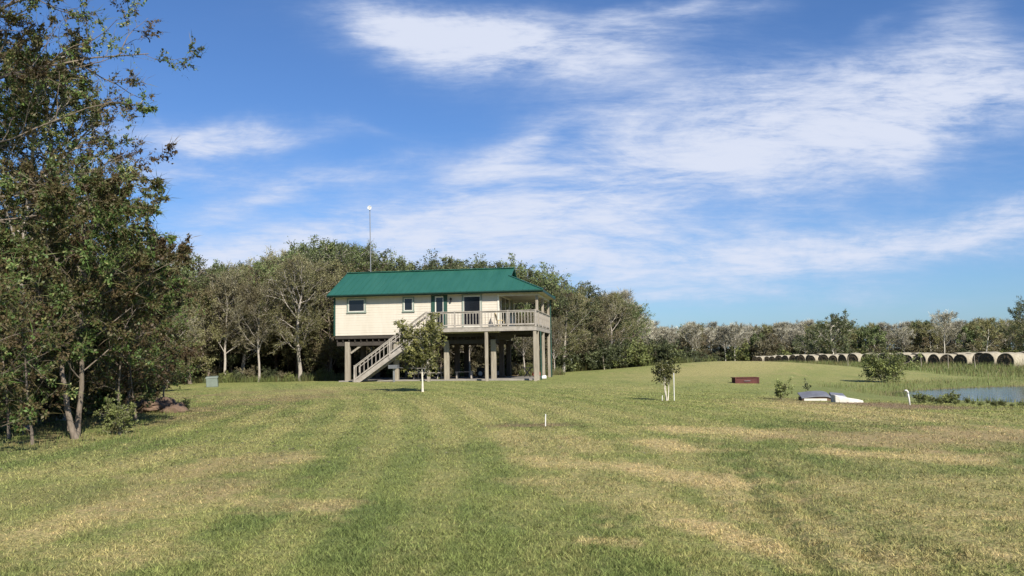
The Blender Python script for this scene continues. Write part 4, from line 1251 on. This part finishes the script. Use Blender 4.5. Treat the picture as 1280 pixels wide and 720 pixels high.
tag(o, 'broken white concrete slab on bank beside grey metal sheets', 'slab'); bevel(o, .02)
# bent white pipe
x, y = colpt(1132, 28)
pp = thing('standpipe', 'white plastic pipe with elbow sticking up by the pond', 'pipe', (x, y, h1(x, y)))
MB().tube([(.05, 0, -.1), (.03, 0, .2), (.0, 0, .40)], .024, 10).obj('pipe', M['white'], pp, smooth=True)
MB().tube([(.0, 0, .37), (-.005, 0, .44), (-.04, 0, .475), (-.10, 0, .475)], .030, 10).obj('elbow', M['white'], pp, smooth=True)

# bush and weeds by the pond
bu = make_tree('bank_bush', 71, 2.0, .03, {**SHS, 'leaves': 24, 'leaf': .13, 'twig_frac': .25, 'twig': .4}, M['bark_pale'], LM['shrub'], 'wide green and brown bush on the bank in front of the bales', 'bush', stems=7, spread=.75, crown='foliage')
put(bu, 1103, 52, 0, (.85, .85, .8))
wd = make_tree('tall_weed', 72, .75, .006, {**SHS, 'n': [6, 4], 'leaves': 10, 'leaf': .07, 'scatter': .04, 'ratio': [.4, .4]}, M['bark'], LM['shrub'], 'pale green weed left of the grey metal sheets', 'weed', stems=5, spread=.35, crown='foliage')
put(wd, 973, 33.5, 0, (1, 1, 1))
wd2 = make_tree('tall_weed', 73, .75, .008, {**SHS, 'n': [7, 3], 'leaves': 8, 'leaf': .07, 'scatter': .03, 'ratio': [.22, .4]}, M['bark'], LM['dark'], 'thin dark weed standing behind the grey metal sheets', 'weed', crown='foliage')
put(wd2, 1011, 33.6, 0, (1, 1, 1.1))
rs = make_tree('bank_weed', 74, .7, .006, {**SHS, 'n': [6, 5], 'leaves': 14, 'leaf': .075, 'scatter': .06}, M['bark'], LM['shrub'], 'x', 'weed', stems=6, spread=.5, crown='foliage')
for i in range(16):
    px = 1150 + i * 9 + random.uniform(-4, 4)
    put(rs, px, 28.5 + random.uniform(0, 3.0) - (i / 16) * 1.5, None, random.uniform(.16, .34) * (1.5 if i < 5 else .75), 'leafy weed on the near bank of the pond', 'weeds on the near pond bank')

# fence posts
xw = [(755, 73, 1.15, -.10, 'leaning pale post at foot of the right wood'), (1151, 84, 1.3, -.05, 'pale fence post before the bales nearest the bush'), (1184, 80, 1.35, .02, 'pale fence post before the middle bales above the pond'), (1218, 77, 1.35, -.06, 'pale fence post before the bales at the right'),
      (1059, 100, 1.3, .03, 'thin pale fence post just left of the bank bush'), (955, 128, 1.3, 0, 'distant pale fence post at the far end of bales')]
for i, (px, d, hh, ln, lb) in enumerate(xw):
    x, y = colpt(px, d)
    f = thing('fence_post', lb, 'fence post', (x, y, h1(x, y)), group=None if i == 0 else 'fence posts along the bales')
    f.rotation_euler = (0, ln, 0)
    MB().tube([(0, 0, -.1), (0, 0, hh * .5), (.01, 0, hh)], [.045, .04, .036], 8).obj('shaft', M['post'], f)
    MB().tube([(.01, 0, hh + .001), (.01, 0, hh + .03)], [.036, .018], 8).obj('cap', M['post'], f)

# ------------------------------------------------------------------ hay bales
def bale_mesh(seed):
    rr = np.random.default_rng(seed)
    n, R_, L_ = 28, .82, 1.42
    xs = [0, .03, .10, .4, .75, 1.05, 1.32, 1.39, L_]
    vs = []; fs = []; mi = []
    for i, xx in enumerate(xs):
        k_ = {0: .93, 1: .975, 2: 1.0, 6: 1.0, 7: .975, 8: .93}.get(i, 1.01)
        for k in range(n):
            a = 2 * PI * k / n
            r_ = R_ * k_ * (1 + .035 * (rr.random() - .5) + .025 * math.sin(3 * a + seed))
            zz = R_ * .95 + r_ * math.sin(a)
            zz = max(zz, 0.02) if zz > 0 else 0.0
            vs.append((xx, r_ * math.cos(a) * 1.03, zz))
    for i in range(len(xs) - 1):
        for k in range(n):
            fs.append((i * n + k, (i + 1) * n + k, (i + 1) * n + (k + 1) % n, i * n + (k + 1) % n)); mi.append(0)
    # ends: spiral-rolled hay, dished in rings
    for e, sgn in ((0, -1), (len(xs) - 1, 1)):
        prev = e * n; base = e * n
        for q_, (f_, off) in enumerate([(.78, .03), (.52, -.01), (.25, .03)]):
            b0 = len(vs)
            for k in range(n):
                c = np.array(vs[base + k]); ctr = np.array((c[0], 0, R_ * .95))
                p_ = ctr + (c - ctr) * f_; p_[0] += -sgn * off + rr.normal() * .012
                vs.append(tuple(p_))
            for k in range(n):
                f = (prev + k, prev + (k + 1) % n, b0 + (k + 1) % n, b0 + k)
                fs.append(f if sgn < 0 else f[::-1]); mi.append(1)
            prev = b0
        fs.append(tuple(prev + k for k in range(n))[::1 if sgn < 0 else -1]); mi.append(1)
    me = bpy.data.meshes.new('hay_bale'); me.from_pydata(vs, [], fs)
    me.polygons.foreach_set('material_index', mi)
    me.polygons.foreach_set('use_smooth', [i == 0 for i in mi])
    me.materials.append(M['haywrap']); me.materials.append(M['hayend']); me.update()
    return me


bms = [bale_mesh(s) for s in range(5)]
tdir = Vector((.87, .49, 0))
tang = math.atan2(tdir.y, tdir.x)
rb = random.Random(3)
dd = 80.0
i = 0
while dd < 166:
    X = 47.0 + rb.uniform(-.7, .7)
    for k in range(3):
        off = k * 1.47 + rb.uniform(0, .05)
        x, y = X + tdir.x * off, dd + tdir.y * off
        o = bpy.data.objects.new('hay_bale', bms[rb.randrange(5)]); COL.objects.link(o)
        o.location = (x, y, h1(x, y) - .03); o.rotation_euler = (0, rb.uniform(-.03, .03), tang + rb.uniform(-.12, .12))
        s = rb.uniform(.90, 1.06); o.scale = (rb.uniform(.94, 1.04), s * rb.uniform(.98, 1.06), s)
        if k == 0:
            tag(o, 'round hay bale heading its row, dark end turned to the lawn', 'hay bale', 'front hay bales beyond the pond')
        else:
            tag(o, 'round hay bale in pale wrap lying behind the front bales', 'hay bale', 'hay bales behind the front ones')
    dd += 2.75 + rb.uniform(-.35, .45)
    i += 1


# ------------------------------------------------------------------ tall grass (stuff)
def blades(name, label, xs, ys, hmin, hmax, w, tint, tsd, lean_=.5, per=1):
    n = len(xs)
    hgt = RNG.uniform(hmin, hmax, n) * (0.5 + fbm(xs * .8, ys * .8, 61, 3))
    wd_ = w * RNG.uniform(.7, 1.3, n)
    th = RNG.random(n) * 2 * PI; ph = RNG.random(n) * 2 * PI
    ln = hgt * RNG.random(n) * lean_
    z = H(xs, ys) - .02
    v = np.zeros((n, 5, 3), np.float32)
    cx, sx = np.cos(th) * wd_ / 2, np.sin(th) * wd_ / 2
    lx, ly = np.cos(ph) * ln, np.sin(ph) * ln
    v[:, 0] = np.stack([xs - cx, ys - sx, z], 1); v[:, 1] = np.stack([xs + cx, ys + sx, z], 1)
    v[:, 2] = np.stack([xs + cx * .8 + lx * .35, ys + sx * .8 + ly * .35, z + hgt * .6], 1); v[:, 3] = np.stack([xs - cx * .8 + lx * .35, ys - sx * .8 + ly * .35, z + hgt * .6], 1)
    v[:, 4] = np.stack([xs + lx, ys + ly, z + hgt], 1)
    b_ = np.arange(n)[:, None] * 5
    t = np.clip(tint(xs, ys) + RNG.normal(0, tsd, n), 0, 1)
    me = np_mesh(name, v, b_ + np.array([0, 1, 2, 3]), b_ + np.array([3, 2, 4]), attrs={'tint': ('FLOAT', np.repeat(t, 5))})
    return tag(link_obj(name, me, LM['weed']), label, 'grass', None, 'stuff')


# pond banks
nb_ = 60000
x = RNG.uniform(8, 60, nb_); y = RNG.uniform(24, 62, nb_)
r = pond_r(x, y)
nn = fbm(x * .35, y * .35, 88, 3)
k = (r > 1.0) & (r < 1.10 + .75 * nn * np.where(y > 38, .9, .25)) & (x > 17) & (x < .64 * y + 3)
near_open = (y < 36) & (fbm(x * .6, y * .6, 17, 3) < .42)
k &= ~near_open
blades('bank_grass', 'tall rough grass around the pond banks', x[k], y[k], .10, .30, .018, lambda a_, b_: .35 + .6 * fbm(a_ * .3, b_ * .3, 90, 3), .2)
# rough grass between pond and bales
nb_ = 45000
y = RNG.uniform(52, 110, nb_); x = RNG.uniform(14, 62, nb_)
k = (x > 34 - .2 * (y - 60) + 6 * (fbm(x * .1, y * .1, 3, 2) - .5)) & (x < .63 * y) & (x < 48.5) & (pond_r(x, y) > 1.3)
blades('rough_grass', 'rough uncut grass between the pond and the hay bales', x[k], y[k], .18, .5, .03, lambda a_, b_: .25 + .6 * fbm(a_ * .15, b_ * .15, 91, 3), .2)
nb_ = 16000
y = RNG.uniform(78, 150, nb_); x = 46.2 + RNG.normal(0, .8, nb_)
k = RNG.random(nb_) < .35 + .9 * (fbm(x * .3, y * .3, 95, 3) - .3)
blades('bale_row_weeds', 'ragged weeds growing along the front of the bales', x[k], y[k], .25, .8, .035, lambda a_, b_: .25 + .6 * fbm(a_ * .2, b_ * .2, 94, 3), .2)
# foot of the woods
nb_ = 26000
px = RNG.uniform(-14, 16, nb_)
y = np.where(px < 0.5, 61.0, np.where(px < 4, 65, 74)) + RNG.uniform(0, 6, nb_)
px = np.where(px < .5, RNG.uniform(-30, -11, nb_), px)
blades('wood_edge_grass', 'tall weeds along the foot of the woods', px, y, .2, .6, .025, lambda a_, b_: .25 + .6 * fbm(a_ * .3, b_ * .3, 92, 3), .18)
# under the grove
nb_ = 26000
y = RNG.uniform(16, 34, nb_); x = RNG.uniform(-22, -6, nb_)
v_ = x - 0.10 * (y - 18)
k = (v_ < -8.9 - .35 * (y - 18) + 1.5 * fbm(x, y, 14, 2)) & (RNG.random(nb_) < .75)
blades('grove_grass', 'uneven weeds and grass under the left grove', x[k], y[k], .04, .16, .010, lambda a_, b_: .25 + .6 * fbm(a_ * .6, b_ * .6, 93, 3), .2)

n = 3200
y = RNG.uniform(13, 40, n); x = -6.0 - .18 * y + RNG.normal(0, 3.2, n) + 2.5
z = H(x, y) + RNG.uniform(.004, .022, n)
sz = RNG.uniform(.018, .045, n); a = RNG.random(n) * 2 * PI
v = np.zeros((n, 4, 3), np.float32)
for k in range(4):
    rr_ = sz * (1 if k % 2 == 0 else .55)
    v[:, k] = np.stack([x + np.cos(a + k * PI / 2) * rr_, y + np.sin(a + k * PI / 2) * rr_, z + RNG.uniform(-.004, .012, n)], 1)
me = np_mesh('fallen_leaves', v, np.arange(n * 4), attrs={'tint': ('FLOAT', np.repeat(RNG.random(n), 4))})
tag(link_obj('fallen_leaves', me, LM['mid_brown']), 'dry brown leaves scattered over the lawn', 'fallen leaves', None, 'stuff')

# ------------------------------------------------------------------ light and sky
SUN_AZ = math.radians(155)       # clockwise from the view direction
SUN_EL = math.radians(37)
sd = Vector((math.sin(SUN_AZ) * math.cos(SUN_EL), math.cos(SUN_AZ) * math.cos(SUN_EL), math.sin(SUN_EL)))
sl_d = bpy.data.lights.new('sun', 'SUN'); sl_d.energy = 5.0; sl_d.angle = math.radians(.5); sl_d.color = (1.0, .93, .82)
so = bpy.data.objects.new('sun', sl_d); COL.objects.link(so)
so.rotation_euler = sd.to_track_quat('Z', 'Y').to_euler()
so.location = (20, -20, 40)

world = bpy.data.worlds.new('World'); scene.world = world
world.use_nodes = True
nt = world.node_tree
for n_ in list(nt.nodes): nt.nodes.remove(n_)
N = nt.nodes.new
wo = N('ShaderNodeOutputWorld'); bg = N('ShaderNodeBackground'); bg.inputs['Strength'].default_value = .061
sky = N('ShaderNodeTexSky'); sky.sky_type = 'NISHITA'; sky.sun_disc = False
sky.sun_elevation = SUN_EL; sky.sun_rotation = SUN_AZ; sky.air_density = 1.0; sky.dust_density = 0.6; sky.ozone_density = 2.0
tc = N('ShaderNodeTexCoord')
sx = N('ShaderNodeSeparateXYZ'); nt.links.new(tc.outputs['Generated'], sx.inputs[0])


def mth(op, a, b=0.0, c=None, clamp=False):
    n_ = N('ShaderNodeMath'); n_.operation = op; n_.use_clamp = clamp
    for i, v in enumerate((a, b) if c is None else (a, b, c)):
        if isinstance(v, (int, float)): n_.inputs[i].default_value = v
        else: nt.links.new(v, n_.inputs[i])
    return n_.outputs[0]


DX, DY, DZ = sx.outputs
ay = mth('MAXIMUM', mth('ABSOLUTE', DY), .02)
U = mth('DIVIDE', DX, ay); V = mth('DIVIDE', DZ, ay)
front = mth('GREATER_THAN', DY, 0.0)
cv = N('ShaderNodeCombineXYZ'); nt.links.new(U, cv.inputs[0]); nt.links.new(V, cv.inputs[1])


def nz_(scale, detail, sc=(1, 1, 1), rough=.6, dist=0.0, loc=(0, 0, 0), rot=0):
    mp_ = N('ShaderNodeMapping'); mp_.inputs['Scale'].default_value = sc; mp_.inputs['Location'].default_value = loc; mp_.inputs['Rotation'].default_value = (0, 0, rot)
    nt.links.new(cv.outputs[0], mp_.inputs[0])
    n_ = N('ShaderNodeTexNoise'); n_.inputs['Scale'].default_value = scale; n_.inputs['Detail'].default_value = detail; n_.inputs['Roughness'].default_value = rough; n_.inputs['Distortion'].default_value = dist
    nt.links.new(mp_.outputs[0], n_.inputs[0])
    return n_.outputs['Fac']


w1 = nz_(2.2, 3, (1, 1.6, 1), .5, 0, (4, 2, 0)); w2 = nz_(2.6, 3, (1, 1.6, 1), .5, 0, (9, 7, 0))
w3 = nz_(9, 4, (1, 1.4, 1), .6, 0, (1, 7, 0)); w4 = nz_(9, 4, (1, 1.4, 1), .6, 0, (5, 1, 0))
UW = mth('ADD', mth('ADD', U, mth('MULTIPLY', mth('SUBTRACT', w1, .5), .22)), mth('MULTIPLY', mth('SUBTRACT', w3, .5), .07))
VW = mth('ADD', mth('ADD', V, mth('MULTIPLY', mth('SUBTRACT', w2, .5), .11)), mth('MULTIPLY', mth('SUBTRACT', w4, .5), .045))


def dirpx(px, py):
    v = ray(px, py); return v.x / v.y, v.z / v.y


CLOUDS = [  # direction of the cloud (by the photo), half sizes, tilt, weight
    (630, 54, 170, 44, -6, 1.75), (470, 38, 110, 24, -8, .8), (800, 62, 130, 42, 6, .40), (860, 18, 110, 20, 0, .7),
    (1170, 132, 180, 55, 14, 1.05), (1205, 25, 60, 70, 60, .8), (1080, 40, 26, 14, 30, .40), (980, 165, 290, 60, 13, .46), (800, 215, 280, 60, 16, .36), (860, 130, 160, 36, 8, .45),
    (720, 250, 320, 55, 8, .50), (1010, 215, 280, 50, 13, .30), (430, 285, 300, 42, 2, .56), (635, 203, 90, 20, 18, .8), (265, 163, 115, 18, -1, 1.45),
    (240, 205, 115, 16, 0, .85), (440, 158, 60, 7, -12, .38), (380, 226, 150, 18, 10, .75), (1130, 288, 300, 27, 8, .74), (640, 325, 440, 36, 2, .66), (890, 352, 150, 7, 2, .28),
    (260, 320, 140, 28, 0, .85), (60, 120, 140, 80, 0, .3), (1290, 135, 120, 50, 0, .5), (1290, 258, 160, 30, 8, .45)]
acc = None
for (px, py, rx, ry, tl_, wgt) in CLOUDS:
    u_, v__ = dirpx(px, py)
    rx /= F_PX; ry /= F_PX
    du = mth('SUBTRACT', UW, u_); dv = mth('SUBTRACT', VW, v__)
    c_, s_ = math.cos(math.radians(tl_)), math.sin(math.radians(tl_))
    a_ = mth('MULTIPLY_ADD', dv, s_ / rx, mth('MULTIPLY', du, c_ / rx))
    b_ = mth('MULTIPLY_ADD', dv, c_ / ry, mth('MULTIPLY', du, -s_ / ry))
    q2 = mth('MULTIPLY_ADD', a_, a_, mth('MULTIPLY', b_, b_))
    g_ = mth('MULTIPLY', mth('POWER', 2.718, mth('MULTIPLY', q2, -.75)), wgt)
    acc = g_ if acc is None else mth('ADD', acc, g_)
acc = mth('ADD', acc, mth('MULTIPLY', mth('POWER', 2.718, mth('MULTIPLY', V, -8.0)), .50))
f1 = nz_(5.0, 10, (1, 3.4, 1), .66, .5, (2, 3, 0), math.radians(13))
f2 = nz_(13, 9, (1, 5.5, 1), .66, .5, (6, 1, 0), math.radians(16))
f3 = nz_(30, 7, (1, 7.0, 1), .65, .6, (3, 8, 0), math.radians(20))
fine = mth('ADD', mth('ADD', mth('MULTIPLY', f1, .60), mth('MULTIPLY', f2, .29)), mth('MULTIPLY', f3, .11))
body = mth('MULTIPLY', acc, mth('MULTIPLY_ADD', fine, 3.4, -.80))
back = mth('MULTIPLY', mth('SUBTRACT', f1, .42), 1.8, clamp=True)
gen = N('ShaderNodeMix'); gen.data_type = 'FLOAT'
nt.links.new(front, gen.inputs[0]); nt.links.new(back, gen.inputs[2]); nt.links.new(body, gen.inputs[3])
mk = N('ShaderNodeMapRange'); mk.interpolation_type = 'SMOOTHERSTEP'; mk.inputs['From Min'].default_value = -.10; mk.inputs['From Max'].default_value = 1.9; mk.inputs['To Max'].default_value = .95
nt.links.new(gen.outputs[0], mk.inputs['Value'])
ab = mth('GREATER_THAN', DZ, -.01)
msk = mth('MULTIPLY', mk.outputs['Result'], ab)
cm = N('ShaderNodeMix'); cm.data_type = 'RGBA'
tone = N('ShaderNodeMix'); tone.data_type = 'RGBA'
tone.inputs[6].default_value = (5.0, 6.2, 8.8, 1); tone.inputs[7].default_value = (7.9, 8.4, 9.8, 1)
nt.links.new(mk.outputs['Result'], tone.inputs[0])
sk = N('ShaderNodeHueSaturation'); sk.inputs['Saturation'].default_value = 1.0; sk.inputs['Value'].default_value = 1.0
tint = N('ShaderNodeMix'); tint.data_type = 'RGBA'; tint.blend_type = 'MULTIPLY'; tint.inputs[0].default_value = 1.0
nt.links.new(sky.outputs[0], tint.inputs[6]); tint.inputs[7].default_value = (.65, .94, 1.36, 1)
nt.links.new(tint.outputs[2], sk.inputs['Color'])
nt.links.new(msk, cm.inputs[0]); nt.links.new(sk.outputs[0], cm.inputs[6]); nt.links.new(tone.outputs[2], cm.inputs[7])
nt.links.new(cm.outputs[2], bg.inputs['Color']); nt.links.new(bg.outputs[0], wo.inputs['Surface'])
world.cycles.sampling_method = 'MANUAL'; world.cycles.sample_map_resolution = 512

scene.view_settings.view_transform = 'Standard'
scene.view_settings.look = 'None'
scene.view_settings.gamma = 1.0
scene.view_settings.exposure = 0.65
scene.view_settings.use_curve_mapping = False
scene.render.engine = 'CYCLES'
scene.cycles.max_bounces = 6
scene.cycles.transparent_max_bounces = 4
